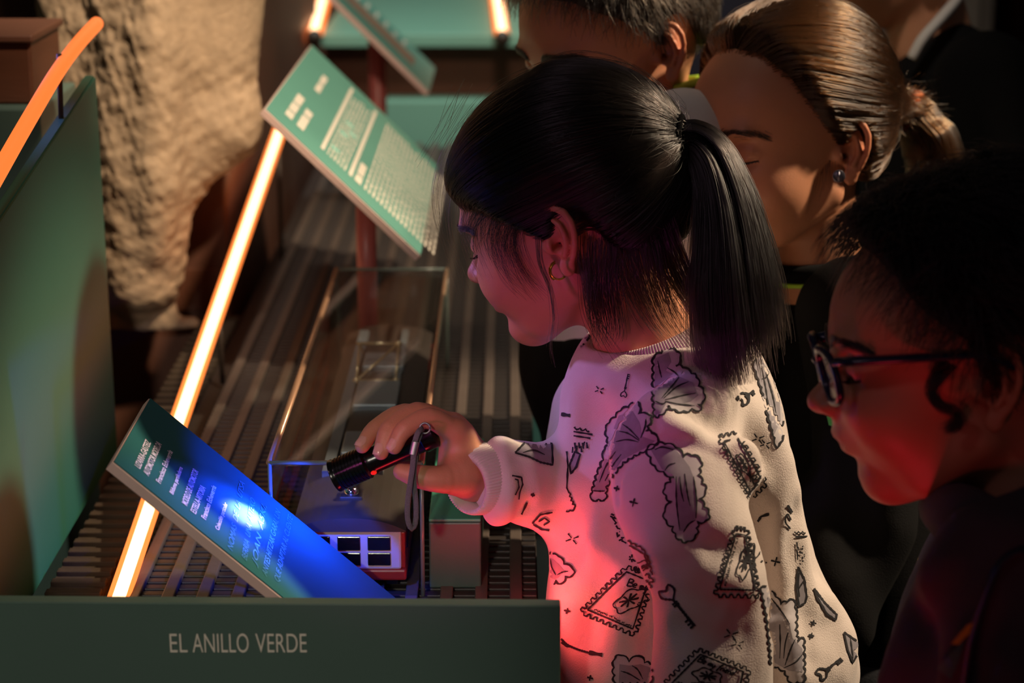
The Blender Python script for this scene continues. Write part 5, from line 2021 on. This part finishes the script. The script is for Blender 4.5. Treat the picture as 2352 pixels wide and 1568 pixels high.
    tube('stud_rim', [e0 + nrm * 0.0016 + (RT * math.cos(x) + UPV * math.sin(x)) * 0.0052 for x in np.linspace(0, 6.283, 30)], 0.0007, silver, st, 6)
    tube('stud_bar', [e0 + nrm * 0.002 + UPV * 0.0045, e0 + nrm * 0.002 - UPV * 0.0045], 0.0008, silver, st, 6)
    sh, bv = garment('black_sweatshirt', rows, yaw, [arm], M_black, root, 0.006, seed=8,
                     folds=[([(1830, 760), (1850, 950), (1880, 1200), (1950, 1450)], [0.02] * 4, [0.004, 0.010, 0.010, 0.006], 0.02), ([(1900, 800), (1930, 1000), (1990, 1250)], [0.02] * 3, [0.003, 0.008, 0.004], 0.02, 's')])
    tube('lime_piping', collar_ring(P(1888, 628, T - 0.035), 0.0535, 0.0535, (-0.12, 0.05, 1)), 0.0022, M_lime, sh, 10, False)
    tube('black_collar', collar_ring(P(1888, 606, T - 0.035), 0.048, 0.048, (-0.15, 0.05, 1)), 0.010, M_black, sh, 12, False)
    patch('green_badge', [(1900, 955), (1968, 968), (1975, 992), (1950, 990), (1905, 976)], bv, mat('green_badge', '#3f9c4a', 0.6, 0.1, 60), sh)
    patch('yellow_badge', [(2108, 1280), (2120, 1310), (2140, 1335), (2125, 1372), (2105, 1350)], bv, mat('yellow_badge', '#d9a73a', 0.6, 0.1, 60), sh)
    patch('pale_badge', [(2088, 1390), (2110, 1372), (2130, 1380), (2105, 1412)], bv, mat('pale_badge', '#c7b3a6', 0.6, 0.1, 60), sh)
    lower(root, hips_of(rows), 185)
    return root


brown_girl()


# ------------------------------------------------------------------ boy with glasses, close at the right
def glasses_boy():
    T = 1.36
    yaw = math.pi - math.radians(4)
    root = empty('person', (P(2330, 1500, T)[0], P(2330, 1500, T)[1], 0), 'child with blue glasses seen in profile wearing a charcoal hooded top', 'person')
    neck = P(2400, 1230, T)
    def th(A, E):
        return 0.014 + 0.010 * np.clip(E / 0.8, 0, 1) + 0.008 * np.clip((np.abs(A) - 1.2), 0, 1) - 0.011 * np.exp(-((np.abs(A) - 1.6) / 0.5) ** 2) * np.exp(-((E + 0.15) / 0.4) ** 2)
    k = Kid((2292, 894), 1.292, 3, 4, 8, 1.0, 0.0018, 'slit', neck, (0.046, 0.050), nose=0.6, jaw=1.04, chin=0.9, recede=0.013,
            hairline=[(0, 36), (20, 34), (40, 26), (55, 12), (66, 4), (74, -2), (80, -20), (86, -26), (91, -2), (100, 0), (112, -6), (122, -28), (138, -46), (180, -52)], hairt=th, flare=22)
    rows = px_rows([(1180, 2310, 2470, 0.055), (1215, 2240, 2520, 0.085), (1265, 2180, 2580, 0.120), (1330, 2130, 2620, 0.135), (1430, 2085, 2640, 0.140), (1570, 2045, 2660, 0.140), (1800, 2030, 2660, 0.135), (2050, 2050, 2640, 0.130)], T, yaw)
    arm = ([P(2370, 1340, 1.255), P(2360, 1520, 1.235), P(2330, 1750, 1.23), P(2240, 1950, 1.23)], [0.056, 0.052, 0.048, 0.044])
    tv, tq = coarse_torso(rows, yaw, [arm])
    k.body(root, [(tv, tq)])
    k.say(root.name)
    k.face_bits(root)
    k.cap(M_scalpk, root, 0.003)
    D = k.roots(9000, 41)
    def flow(D):
        f = np.array([-0.35, 0.0, -0.55]) + 0 * D
        f += np.array([0.9, 0.25, 0.0]) * np.clip(D[:, 0], 0, 1)[:, None]
        return f + 0.7 * np.stack([noise3(D, 7, 1), noise3(D, 7, 2), noise3(D, 7, 3)], 1)
    S_ = short_strands(k, D, flow, 0.032, 8, (0.1, 0.7), 4, jit=0.25)
    hair_curves('wavy_hair', S_, 0.00022, M_hairx, root, 0.4)
    # curl in front of the ear
    r = np.random.default_rng(6)
    W = []
    for i in range(260):
        x, y = r.normal(size=2)
        W.append(spline([P(2215 + 12 * x, 790 + 12 * y, 1.298), P(2165 + 8 * x, 850 + 9 * y, 1.296), P(2140 + 6 * x, 893 + 7 * y, 1.298), P(2158 + 6 * x, 930 + 6 * y, 1.296), P(2195 + 6 * x, 945 + 6 * y, 1.295), P(2200 + 7 * x, 970 + 7 * y, 1.296), P(2178 + 9 * x, 985 + 7 * y, 1.298)], 16))
    hair_curves('side_curl', np.array(W), 0.00018, M_hairx, root, 0.3)
    # spectacles
    M_fr = mat('blue_acetate', '#16183c', 0.25, 0.1, 60, spec=0.6)
    gl = empty('spectacles', (0, 0, 0)); gl.parent = root; gl.location = -Vector(root.location)
    def L(x, y, z): return k.w(np.array([x, y, z]))
    tpl = Matrix.Rotation(math.radians(8), 3, 'Y')
    for q in (1, -1):
        ring = []
        for a in np.linspace(0, 2 * math.pi, 48):
            ca, sa = math.cos(a), math.sin(a)
            ex = abs(ca) ** 0.75 * np.sign(ca); ez = abs(sa) ** 0.75 * np.sign(sa)
            ring.append(L(0.1030 - 0.005 * (ex * q * q) * 0 - 0.0035 * ez * -1 - 0.006 * max(0, ex), q * (0.0330 + 0.0230 * ex), 0.0085 + 0.0180 * ez))
        rim = tube('rim', ring, 0.0027, M_fr, gl, 10, False)
        V = [np.mean(ring, 0)] + ring[:-1]
        n = len(V) - 1
        mk('lens', V, [(0, 1 + i, 1 + (i + 1) % n) for i in range(n)], glassmat('spectacle_lens', (0.90, 0.92, 0.97)), gl, False)
        hinge = L(0.0985, q * 0.0575, 0.0210)
        tube('temple', [hinge, L(0.085, q * 0.0670, 0.0225), L(0.045, q * 0.0735, 0.0235), L(0.005, q * 0.0760, 0.0240), L(-0.016, q * 0.0765, 0.0140), L(-0.026, q * 0.0750, 0.0000)], [0.0046, 0.0046, 0.0042, 0.0036, 0.003, 0.0025], M_fr, gl, 10, True, (1.5, 0.7))
        tube('nose_pad', [L(0.1010, q * 0.0095, 0.006), L(0.0965, q * 0.0085, 0.000)], 0.0018, M_fr, gl, 8)
    tube('bridge', [L(0.1045, 0.0100, 0.0125), L(0.1075, 0, 0.0150), L(0.1045, -0.0100, 0.0125)], 0.0020, M_fr, gl, 8)
    sh, bv = garment('hooded_top', rows, yaw, [arm], M_hood, root, 0.006, seed=10,
                     folds=[([(2230, 1230), (2170, 1330), (2120, 1450), (2080, 1568)], [0.018] * 4, [0.006, 0.010, 0.010, 0.008], 0.02), ([(2290, 1290), (2220, 1420), (2170, 1568)], [0.02] * 3, [0.002, 0.012, 0.010], 0.02, 's'),
                            ([(2340, 1270), (2260, 1420), (2230, 1568)], [0.016] * 3, [0.006, 0.010, 0.008], 0.02)])
    tube('hood', spline([P(2175, 1165, T + .03), P(2215, 1190, T - .06), P(2290, 1225, T - .09), P(2420, 1190, T - .08), P(2500, 1130, T), P(2420, 1110, T + .09), P(2260, 1120, T + .10), P(2175, 1165, T + .03)], 60), np.interp(np.linspace(0, 1, 60), [0, 0.3, 0.6, 1], [0.020, 0.024, 0.030, 0.020]), M_hood, sh, 16, False)
    patch('shirt_print_yellow', [(2190, 1478), (2225, 1435), (2240, 1428), (2232, 1452), (2205, 1480)], bv, mat('amber_print', '#c58a1e', 0.6, 0.1, 60), sh, off=0.002)
    patch('shirt_print_teal', [(2160, 1535), (2195, 1492), (2218, 1470), (2206, 1520), (2190, 1560)], bv, mat('petrol_print', '#2f5a55', 0.7, 0.1, 60), sh, off=0.002)
    # lanyard
    pts = []
    for x, y in ((2352, 1262), (2320, 1275), (2290, 1310), (2265, 1370), (2245, 1430), (2230, 1490), (2220, 1568), (2216, 1640)):
        h = cast(bv, x, y)
        if h is not None: pts.append(h[0] + h[1] * 0.002)
    if len(pts) > 2:
        tube('lanyard', spline(pts, 40), 0.006, mat('navy_strap', '#0d1030', 0.6, 0.1, 80), sh, 8, True, (1.0, 0.3))
    lower(root, hips_of(rows), 180)
    return root


glasses_boy()


# ------------------------------------------------------------------ pupil at the top right corner
def corner_child():
    T = 2.42
    yaw = math.pi + math.radians(10)
    root = empty('person', (P(2250, 500, T)[0], P(2250, 500, T)[1], 0), 'child in dark jacket with pale collar at the top right edge', 'person')
    neck = P(2140, 110, T)
    k = Kid((2118, -105), T - 0.085, -12, 16, 0, 1.0, 0.0022, 'down', neck, (0.048, 0.052), flare=25)
    rows = px_rows([(40, 2115, 2215, 0.055), (75, 2080, 2260, 0.09), (130, 2045, 2310, 0.125), (220, 2010, 2345, 0.140), (350, 1990, 2360, 0.140), (600, 1985, 2370, 0.130), (900, 1990, 2370, 0.125), (1250, 2000, 2370, 0.125)], T, yaw)
    arm = ([P(2265, 190, 2.28), P(2290, 380, 2.25), P(2290, 640, 2.24), P(2200, 850, 2.24)], [0.060, 0.055, 0.050, 0.045])
    tv, tq = coarse_torso(rows, yaw, [arm])
    k.body(root, [(tv, tq)])
    k.say(root.name)
    k.face_bits(root)
    k.cap(M_scalpd, root, 0.002)
    D = k.roots(2500, 51)
    hair_curves('short_hair', short_strands(k, D, lambda D: np.array([-0.3, 0, -0.8]) + 0.5 * np.stack([noise3(D, 7, 1), noise3(D, 7, 2), noise3(D, 7, 3)], 1), 0.03, 6, (0.1, 0.6), 5), 0.0003, M_haird, root)
    sh, bv = garment('dark_jacket', rows, yaw, [arm], M_black, root, 0.007, seed=12)
    tube('pale_collar', spline([P(2095, 135, T - .085), P(2120, 90, T - .09), P(2155, 50, T - .08), P(2185, 15, T - .05), P(2200, -10, T)], 20), [0.012 + 0.0 * i for i in range(20)], M_whitej, sh, 12, True, (1.0, 0.55))
    patch('green_badge', [(2120, 235), (2150, 245), (2158, 285), (2135, 280)], bv, mat('green_crest', '#3f8f3a', 0.6, 0.1, 60), sh)
    lower(root, hips_of(rows), 185)
    return root


corner_child()

# ================================================================== printed pattern of the sweatshirt
M_ink = mat('black_print_ink', '#17141a', 0.85, 0.1, 80)
M_grey = mat('grey_print_ink', '#8e878d', 0.88, 0.22, 160)
M_lace = mat('pale_grey_print_ink', '#b8b0b2', 0.88, 0.15, 200)


class Ink:
    def __init__(s):
        s.V, s.F = [], []

    def stroke(s, pts, w=4.6, closed=False, wob=0.0, taper=False):
        pts = [np.array(p, float) for p in pts]
        if closed: pts.append(pts[0])
        q = [pts[0]]
        for a, b in zip(pts[:-1], pts[1:]):
            k = max(1, int(np.linalg.norm(b - a) / 4.0))
            q += [a + (b - a) * (j + 1) / k for j in range(k)]
        q = np.array(q)
        if len(q) < 2: return
        tg = np.gradient(q, axis=0)
        tg /= np.linalg.norm(tg, axis=1)[:, None] + 1e-9
        nn = np.c_[-tg[:, 1], tg[:, 0]]
        prev = None
        for i, p in enumerate(q):
            ww = w * (1 + 0.25 * math.sin(i * 0.9 + p[0])) / 2
            if taper: ww *= 0.35 + 0.9 * math.sin(math.pi * (i + 0.5) / len(q))
            ha, hb = cast(SBVH, *(p + nn[i] * ww)), cast(SBVH, *(p - nn[i] * ww))
            if ha is None or hb is None or abs(ha[2] - hb[2]) > 0.006:
                prev = None
                continue
            a, b = ha[0] + ha[1] * 0.0008, hb[0] + hb[1] * 0.0008
            n = len(s.V)
            s.V += [a, b]
            if prev is not None and abs(prev[1] - ha[2]) < 0.006:
                s.F.append((prev[0], prev[0] + 1, n + 1, n))
            prev = (n, ha[2])

    def done(s, name, m=None):
        if s.F:
            o = mk(name, s.V, s.F, m or M_ink, SHIRT)
            o['kind'] = 'stuff'


def tf(pts, ox, oy, sc):
    return [(ox + x / sc, oy + y / sc) for x, y in pts]


def A(p): return tf(p, 1250, 750, 3.136)     # picture notes taken from two enlargements
def B(p): return tf(p, 1250, 1150, 3.178)


def scallop(poly, bump=5.0, seg=15, closed=True):
    """outline with a lace-like scalloped edge"""
    pts = [np.array(p, float) for p in poly]
    if closed: pts = pts + [pts[0]]
    ar = sum(a[0] * b[1] - b[0] * a[1] for a, b in zip(pts[:-1], pts[1:]))
    sg = 1 if ar > 0 else -1
    out = []
    for a, b in zip(pts[:-1], pts[1:]):
        L = np.linalg.norm(b - a)
        k = max(1, int(round(L / seg)))
        d = (b - a) / (L + 1e-9)
        n = np.array([d[1], -d[0]]) * sg
        for j in range(k):
            for u in np.linspace(0, 1, 5)[:-1]:
                out.append(a + (b - a) * (j + u) / k + n * bump * math.sin(math.pi * u))
    return out


def bow(poly, folds=(), grey=None, bump=5, seg=17, edge=True, lace=True, m=None):
    root_poly = scallop(poly, bump, seg) if edge else poly
    g = Ink()
    if lace and edge:
        V, F_ = flat_fill(root_poly, SBVH, 8, 0.0004)
        if len(F_): mk('printed_lace', V, F_, M_lace, SHIRT)['kind'] = 'stuff'
    inner = grey or poly
    V, F_ = flat_fill(inner, SBVH, 8, 0.0006)
    if len(F_): mk('printed_bow', V, F_, m or M_grey, SHIRT)['kind'] = 'stuff'
    g.stroke(root_poly, 4.6, True)
    for f in folds: g.stroke(spline(f, 10), 3.0, taper=True)
    g.done('printed_bow_outline')


def shrink(poly, k):
    c = np.mean(np.array(poly, float), 0)
    return [tuple(c + (np.array(p) - c) * k) for p in poly]


def stamp(q, inner=0.86, words=True, seed=0, picture=True):
    q = [np.array(p, float) for p in q]
    c = np.mean(q, 0)
    g = Ink()
    out = []
    for a, b in zip(q, q[1:] + q[:1]):           # perforated edge: square teeth
        L = np.linalg.norm(b - a); d = (b - a) / L
        n = np.array([d[1], -d[0]])
        if np.dot(n, (a + b) / 2 - c) < 0: n = -n
        k = max(3, int(L / 15))
        for j in range(k):
            for u, h in ((0.0, 0), (0.12, 1), (0.5, 1.1), (0.62, 0), (0.8, -0.35)):
                out.append(a + (b - a) * (j + u) / k + n * h * 5.5)
    g.stroke(out, 4.0, True)
    g.stroke([c + (p - c) * inner for p in q], 4.0, True)
    r = np.random.default_rng(seed)
    ex, ey = (q[1] - q[0]), (q[3] - q[0])
    def at(u, v): return q[0] + ex * u + ey * v
    if picture:                                   # loose sketch of a flower spray
        for k in range(16):
            u, v = 0.5 + 0.16 * math.cos(k * 0.8), 0.47 + 0.12 * math.sin(k * 0.8)
            g.stroke([at(0.5, 0.47), at(u, v)], 3.0, taper=True)
        g.stroke(spline([at(0.5 + 0.26 * math.cos(t) * (1 + .12 * math.sin(5 * t)), 0.48 + 0.17 * math.sin(t) * (1 + .12 * math.sin(5 * t))) for t in np.linspace(0, 6.28, 24)], 50), 3.2)
        g.stroke(spline([at(0.5, 0.62), at(0.44, 0.72), at(0.36, 0.76)], 12), 2.6)
        g.stroke(spline([at(0.52, 0.62), at(0.60, 0.72), at(0.66, 0.73)], 12), 2.6)
    if words:
        write(g, 'Be my friend', at(0.14, 0.22), ex * 0.72, ey * 0.14)
        small(g, at(0.14, 0.86), ex * 0.72, ey * 0.06, r)
    g.done('printed_stamp')


GLY = {
    'B': [[(0, 0), (0, 1)], [(0, 1), (.5, .95), (.55, .7), (.1, .52)], [(.1, .52), (.65, .42), (.6, .1), (0, 0)]],
    'e': [[(0, .28), (.45, .34), (.4, .52), (.15, .55), (.02, .3), (.15, .03), (.5, .1)]],
    'm': [[(0, .5), (.03, 0)], [(.03, .4), (.2, .52), (.26, .0)], [(.26, .4), (.45, .52), (.52, .0)]],
    'y': [[(0, .5), (.08, .1), (.3, .1), (.42, .5)], [(.42, .5), (.3, -.35), (.05, -.3)]],
    'f': [[(.45, .9), (.25, .95), (.18, .6), (.12, -.3)], [(0, .5), (.4, .52)]],
    'r': [[(0, .5), (.05, 0)], [(.05, .35), (.2, .52), (.36, .45)]],
    'i': [[(.05, .5), (.08, 0)], [(.05, .75), (.07, .7)]],
    'n': [[(0, .5), (.03, 0)], [(.03, .4), (.22, .52), (.32, .35), (.34, 0)]],
    'd': [[(.36, .45), (.12, .5), (0, .22), (.14, .02), (.36, .12)], [(.42, 1.0), (.36, 0)]],
}
ADV = {'B': .75, 'e': .58, 'm': .68, 'y': .58, 'f': .5, 'r': .46, 'i': .26, 'n': .5, 'd': .6, ' ': .4}


def write(g, txt, org, run, up):
    tot = sum(ADV[c] for c in txt)
    x = 0
    for c in txt:
        for s_ in GLY.get(c, []):
            pts = [org + run * ((x + a) / tot) - up * b + up * 0.2 for a, b in s_]
            g.stroke(spline(pts, 10) if len(pts) > 2 else pts, 3.4)
        x += ADV[c]


def small(g, org, run, up, r):
    x = 0.0
    while x < 0.97:
        l = r.uniform(0.012, 0.03)
        g.stroke([org + run * x, org + run * min(1, x + l) + up * r.uniform(-0.4, 0.4)], 4.0)
        x += l + r.choice([0.012, 0.014, 0.05])


def key(h, e, s=1.0, heart=True):
    h, e = np.array(h, float), np.array(e, float)
    d = (e - h); L = np.linalg.norm(d); d /= L
    n = np.array([-d[1], d[0]])
    g = Ink()
    R = 15 * s
    hp = [h + d * R * 1.25, h + d * R * 0.2 + n * R * 1.0, h - d * R * 0.75 + n * R * 0.75, h - d * R * 0.35, h - d * R * 0.75 - n * R * 0.75, h + d * R * 0.2 - n * R * 1.0, h + d * R * 1.25]
    g.stroke(spline(hp, 40), 5.5 * min(1, s))
    g.stroke([h + d * R * 1.2, e], 6.5 * min(1, s))
    for q in (0.30, 0.36, 0.80, 0.90, 0.99):
        p = h + d * L * q
        w = 8 * s if q < 0.5 else 10 * s
        g.stroke([p - n * w * (0.6 if q < 0.5 else 0.3), p + n * w], 5.0 * min(1, s))
    g.done('printed_key')


def star(c, s=12, rot=0.2):
    c = np.array(c, float)
    g = Ink()
    for k in range(4):
        a = rot + k * math.pi / 2
        g.stroke([c, c + np.array([math.cos(a), math.sin(a)]) * s * 0.5, c + np.array([math.cos(a), math.sin(a)]) * s], 3.2 if k % 2 else 4.2, taper=True)
    g.done('printed_sparkle')


def cross(c, s=14, rot=0.5):
    c = np.array(c, float)
    g = Ink()
    for a in (rot, rot + 1.9, rot + math.pi, rot + math.pi + 1.9):
        v = np.array([math.cos(a), math.sin(a)])
        g.stroke([c + v * 3, c + v * s], 3.2)
    g.done('printed_sparkle')


# bow by the collar
pA = A([(792, 225), (900, 165), (955, 185), (980, 230), (950, 290), (1000, 300), (1060, 345), (1095, 370), (1110, 430), (1145, 480), (1140, 540), (1100, 560), (1128, 600), (1060, 590), (1000, 612), (940, 600), (895, 570), (880, 600), (830, 640), (800, 650), (790, 500)])
bow(pA, [A([(850, 515), (930, 420), (970, 370)]), A([(860, 520), (950, 440), (1040, 400)]), A([(870, 530), (990, 500), (1090, 480)]), A([(870, 540), (960, 560), (1080, 570)]), A([(820, 250), (840, 330), (850, 370)]), A([(890, 300), (940, 330), (965, 360)]), A([(800, 540), (850, 560), (880, 545)])],
    A([(795, 235), (895, 190), (915, 260), (880, 320), (965, 360), (1070, 405), (1108, 495), (1060, 535), (950, 570), (880, 550), (840, 625), (800, 640)]))
# bow on the chest side
pB = A([(450, 745), (475, 690), (520, 650), (555, 605), (610, 580), (665, 548), (688, 570), (682, 630), (760, 642), (768, 665), (745, 720), (735, 755), (775, 765), (822, 815), (800, 858), (740, 885), (650, 925), (570, 975), (500, 1060), (445, 1150), (440, 1240), (345, 1243), (352, 1190), (390, 1060), (432, 960), (440, 885), (475, 855), (462, 800)])
bow(pB, [A([(690, 810), (620, 740), (570, 705)]), A([(690, 820), (610, 770), (545, 755)]), A([(685, 830), (600, 815), (520, 830)]), A([(700, 800), (730, 720), (735, 670)]), A([(520, 900), (450, 1000), (400, 1120)]), A([(560, 920), (500, 1000), (440, 1110)]), A([(350, 1180), (400, 1182), (440, 1180)])],
    A([(495, 760), (540, 640), (640, 610), (690, 690), (710, 790), (800, 820), (740, 870), (560, 960), (490, 1060), (440, 1180), (355, 1182), (400, 1060), (445, 950), (480, 850)]), bump=4.5)
# long ribbon end on the sleeve
pC = A([(745, 880), (800, 850), (870, 845), (945, 875), (1000, 940), (1060, 930), (1125, 970), (1105, 1070), (1135, 1130), (1160, 1180), (1112, 1240), (1150, 1300), (1180, 1350), (1165, 1395), (1098, 1400), (1090, 1500), (1030, 1545), (985, 1535), (945, 1490), (930, 1440), (880, 1395), (870, 1330), (920, 1260), (880, 1215), (870, 1165), (910, 1120), (935, 1085), (860, 1045), (800, 1005), (770, 945)])
bow(pC, [A([(800, 890), (850, 870), (930, 890)]), A([(870, 1040), (900, 1000), (945, 985)]), A([(975, 1080), (985, 1180), (1005, 1260)]), A([(1010, 1060), (1030, 1200), (1050, 1290)]), A([(1000, 1480), (1040, 1420), (1090, 1390)]), A([(950, 1080), (952, 1250), (975, 1460)]), A([(1075, 1080), (1095, 1250), (1092, 1380)])],
    A([(770, 890), (870, 850), (940, 880), (1000, 950), (1045, 1010), (1080, 1100), (1095, 1250), (1090, 1375), (1000, 1470), (970, 1470), (950, 1300), (945, 1120), (925, 1065), (850, 1030)]), bump=6, seg=20)
# bows of the back
bow(A([(1500, 270), (1550, 225), (1600, 300), (1645, 380), (1690, 520), (1715, 660), (1700, 730), (1715, 800), (1670, 870), (1655, 800), (1610, 640), (1560, 440)]), [A([(1560, 300), (1590, 450), (1610, 600)]), A([(1590, 330), (1640, 500), (1665, 640)]), A([(1560, 380), (1590, 370), (1610, 340)])], A([(1500, 270), (1550, 225), (1600, 300), (1645, 380), (1690, 520), (1700, 680), (1650, 780), (1610, 640), (1560, 440)]), bump=3)
bow(B([(1580, 625), (1640, 650), (1690, 700), (1730, 755), (1815, 720), (1835, 830), (1830, 940), (1850, 1030), (1885, 1000), (1893, 1320), (1800, 1325), (1760, 1240), (1655, 1190), (1640, 1000), (1620, 830)]), [B([(1640, 690), (1720, 790), (1790, 900)]), B([(1720, 900), (1725, 1040), (1720, 1150)]), B([(1780, 960), (1760, 1050), (1750, 1150)]), B([(1760, 1200), (1800, 1080), (1830, 1010)]), B([(1750, 1220), (1830, 1180), (1880, 1120)])],
    B([(1625, 700), (1700, 760), (1790, 900), (1810, 1000), (1880, 1080), (1885, 1250), (1790, 1240), (1680, 1180), (1650, 1000)]), bump=4)
bow(B([(1850, 480), (1895, 570), (1913, 700), (1900, 745), (1855, 770), (1838, 640)]), [B([(1860, 520), (1850, 600), (1860, 700)]), B([(1850, 650), (1880, 600), (1900, 580)])], edge=False)
bow(B([(1965, 640), (2040, 740), (2130, 830), (2125, 870), (2060, 825), (1990, 710)]), [], edge=False)
bow(B([(2185, 960), (2285, 1030), (2293, 1090), (2250, 1180), (2212, 1090)]), [B([(2230, 1000), (2240, 1080), (2250, 1150)])], edge=False)
bow(B([(520, 1150), (560, 1125), (620, 1170), (690, 1130), (730, 1180), (778, 1195), (786, 1326), (520, 1326), (512, 1215)]), [B([(700, 1310), (620, 1260), (560, 1240)]), B([(720, 1300), (680, 1230), (640, 1200)])], B([(550, 1190), (620, 1200), (700, 1190), (775, 1215), (782, 1326), (545, 1326)]), bump=5)
bow(B([(14, 330), (50, 390), (110, 405), (150, 460), (215, 500), (215, 540), (160, 552), (130, 605), (90, 580), (30, 640), (14, 500)]), [B([(90, 540), (60, 480), (50, 420)]), B([(100, 540), (140, 520), (180, 515)])], B([(14, 350), (60, 420), (110, 460), (150, 510), (110, 560), (20, 600)]), bump=4)
bow([(1182, 1040), (1205, 1018), (1240, 1022), (1268, 1020), (1268, 1068), (1240, 1062), (1215, 1050)], [[(1200, 1040), (1225, 1035), (1250, 1045)]], edge=False)
bow([(1320, 760), (1345, 755), (1355, 775), (1335, 800), (1318, 790)], [], edge=False)

# stamps
stamp(B([(1126, 1090), (1486, 1236), (1410, 1560), (890, 1330)]), 0.86, True, 1)
stamp(B([(275, 806), (606, 490), (786, 560), (655, 970)]), 0.86, False, 2)
g = Ink(); write(g, 'Be my', np.array(B([(610, 610)])[0]), np.array((46, 12)), np.array((-6, 16))); small(g, np.array(B([(370, 790)])[0]), np.array((90, 42)), np.array((-2, 5)), np.random.default_rng(5)); g.done('printed_stamp_words')
stamp(B([(1252, 680), (1392, 200), (1470, 215), (1560, 690)]), 0.84, False, 3)
g = Ink(); small(g, np.array(B([(1405, 270)])[0]), np.array((-27, 110)), np.array((4, 1)), np.random.default_rng(6)); g.done('printed_stamp_words')
stamp(A([(1262, 800), (1385, 770), (1590, 1130), (1490, 1230)]), 0.82, False, 4)
g = Ink(); write(g, 'Be', np.array(A([(1500, 1120)])[0]), np.array((26, -8)), np.array((6, 18))); g.done('printed_stamp_words')
# stamp that wraps the front of the sleeve
g = Ink()
g.stroke(scallop(B([(560, 270), (640, 312), (720, 350), (760, 425), (788, 550)]), 4, 12, False), 4)
g.stroke(B([(565, 290), (650, 335), (735, 385), (765, 470)]), 4)
for k in range(7): g.stroke(B([(640 + 8 * math.cos(k), 420 + 6 * math.sin(k)), (650 + 32 * math.cos(k * 0.9), 420 + 30 * math.sin(k * 0.9))]), 3.4, taper=True)
g.stroke(spline(B([(640, 430), (690, 450), (740, 430), (760, 470), (700, 520), (650, 490)]), 30), 3)
write(g, 'Be my', np.array(B([(665, 520)])[0]), np.array((30, -18)), np.array((5, 12)))
r_ = np.random.default_rng(9)
for i in range(9):
    p = np.array(B([(490 + 10 * i + r_.uniform(-10, 10), 90 + 22 * i)])[0])
    g.stroke([p, p + r_.uniform(-7, 7, 2), p + r_.uniform(-9, 9, 2)], 3.8)
g.done('printed_stamp')
# stamp seen edge-on at the chest
g = Ink()
g.stroke(scallop(A([(220, 722), (340, 745)]), 5, 12, False), 4); g.stroke(A([(215, 755), (350, 778)]), 4); g.stroke(A([(215, 785), (335, 805)]), 4)
for i in range(8):
    p = np.array(A([(210 + 14 * i, 850 + r_.uniform(-25, 30))])[0]); g.stroke([p, p + np.array((r_.uniform(-4, 4), 14))], 4)
g.stroke(A([(165, 900), (172, 1000), (165, 1160), (180, 1190)]), 4)
g.stroke(scallop(A([(175, 1190), (195, 1250), (222, 1300), (190, 1318), (150, 1312)]), 4, 10, False), 4)
g.done('printed_stamp')
bow(A([(225, 900), (262, 920), (235, 1010), (195, 1060), (185, 1000)]), [], edge=False)
# stamp at the back edge
g = Ink()
g.stroke(scallop(B([(1822, 225), (1910, 225)]), 4, 9, False), 3.4); g.stroke(B([(1828, 262), (1915, 258)]), 3.6); g.stroke(B([(1840, 300), (1845, 430)]), 3)
for i in range(8):
    p = np.array(B([(1855 + r_.uniform(0, 45), 330 + 15 * i)])[0]); g.stroke([p, p + r_.uniform(-9, 9, 2)], 3.4)
g.done('printed_stamp')
# keys
key(B([(903, 668)])[0], B([(1098, 908)])[0], 1.15)
key(B([(2024, 1262)])[0], B([(2160, 1152)])[0], 0.85)
key(A([(1432, 520)])[0], A([(1502, 466)])[0], 0.9)
key(A([(576, 490)])[0], A([(606, 345)])[0], 0.45)
g = Ink(); g.stroke(spline(B([(128, 1005), (175, 1050), (250, 1085), (330, 1110)]), 30), 5); g.stroke(B([(130, 1030), (165, 1060), (205, 1062)]), 4); g.stroke(B([(330, 1108), (428, 1124)]), 9); g.done('printed_key')
g = Ink(); g.stroke(A([(115, 628), (190, 640)]), 8); g.stroke(B([(1558, 150), (1585, 112), (1640, 95)]), 6); g.stroke(B([(1770, 30), (1805, 85)]), 6); g.stroke(spline(B([(1790, 205), (1755, 150), (1770, 95), (1795, 140)]), 14), 4); g.done('printed_key')
# sparkles
for c_, s_ in ((A([(1185, 180)])[0], 9), (A([(1220, 265)])[0], 9), (A([(648, 1265)])[0], 10), (A([(528, 1165)])[0], 7), (B([(1690, 442)])[0], 11), (B([(1602, 445)])[0], 8), (B([(1960, 890)])[0], 7), (B([(1946, 985)])[0], 7), (B([(170, 802)])[0], 7), (B([(340, 1290)])[0], 7), (B([(1478, 355)])[0], 5), ((1223, 1135), 5)):
    star(c_, s_, 0.25)
for c_, s_ in ((A([(1537, 805)])[0], 15), (A([(1590, 845)])[0], 13), (A([(402, 455)])[0], 11), (B([(208, 275)])[0], 16), (B([(1362, 975)])[0], 17), (B([(1408, 1042)])[0], 16)):
    cross(c_, s_, 0.9)
# lines on the far sleeve
g = Ink(); g.stroke([(1175, 1092), (1196, 1096), (1199, 1112), (1192, 1130), (1190, 1146)], 4); g.stroke([(1181, 1100), (1188, 1102), (1190, 1118), (1182, 1136)], 3.2); g.stroke([(1210, 1152), (1197, 1180)], 5)
g.stroke([(1222, 1200), (1240, 1180), (1268, 1175)], 4); g.stroke([(1224, 1202), (1245, 1214), (1262, 1216)], 4); g.stroke([(1236, 1196), (1250, 1188), (1262, 1196), (1248, 1204)], 3.4)
g.done('printed_stamp')
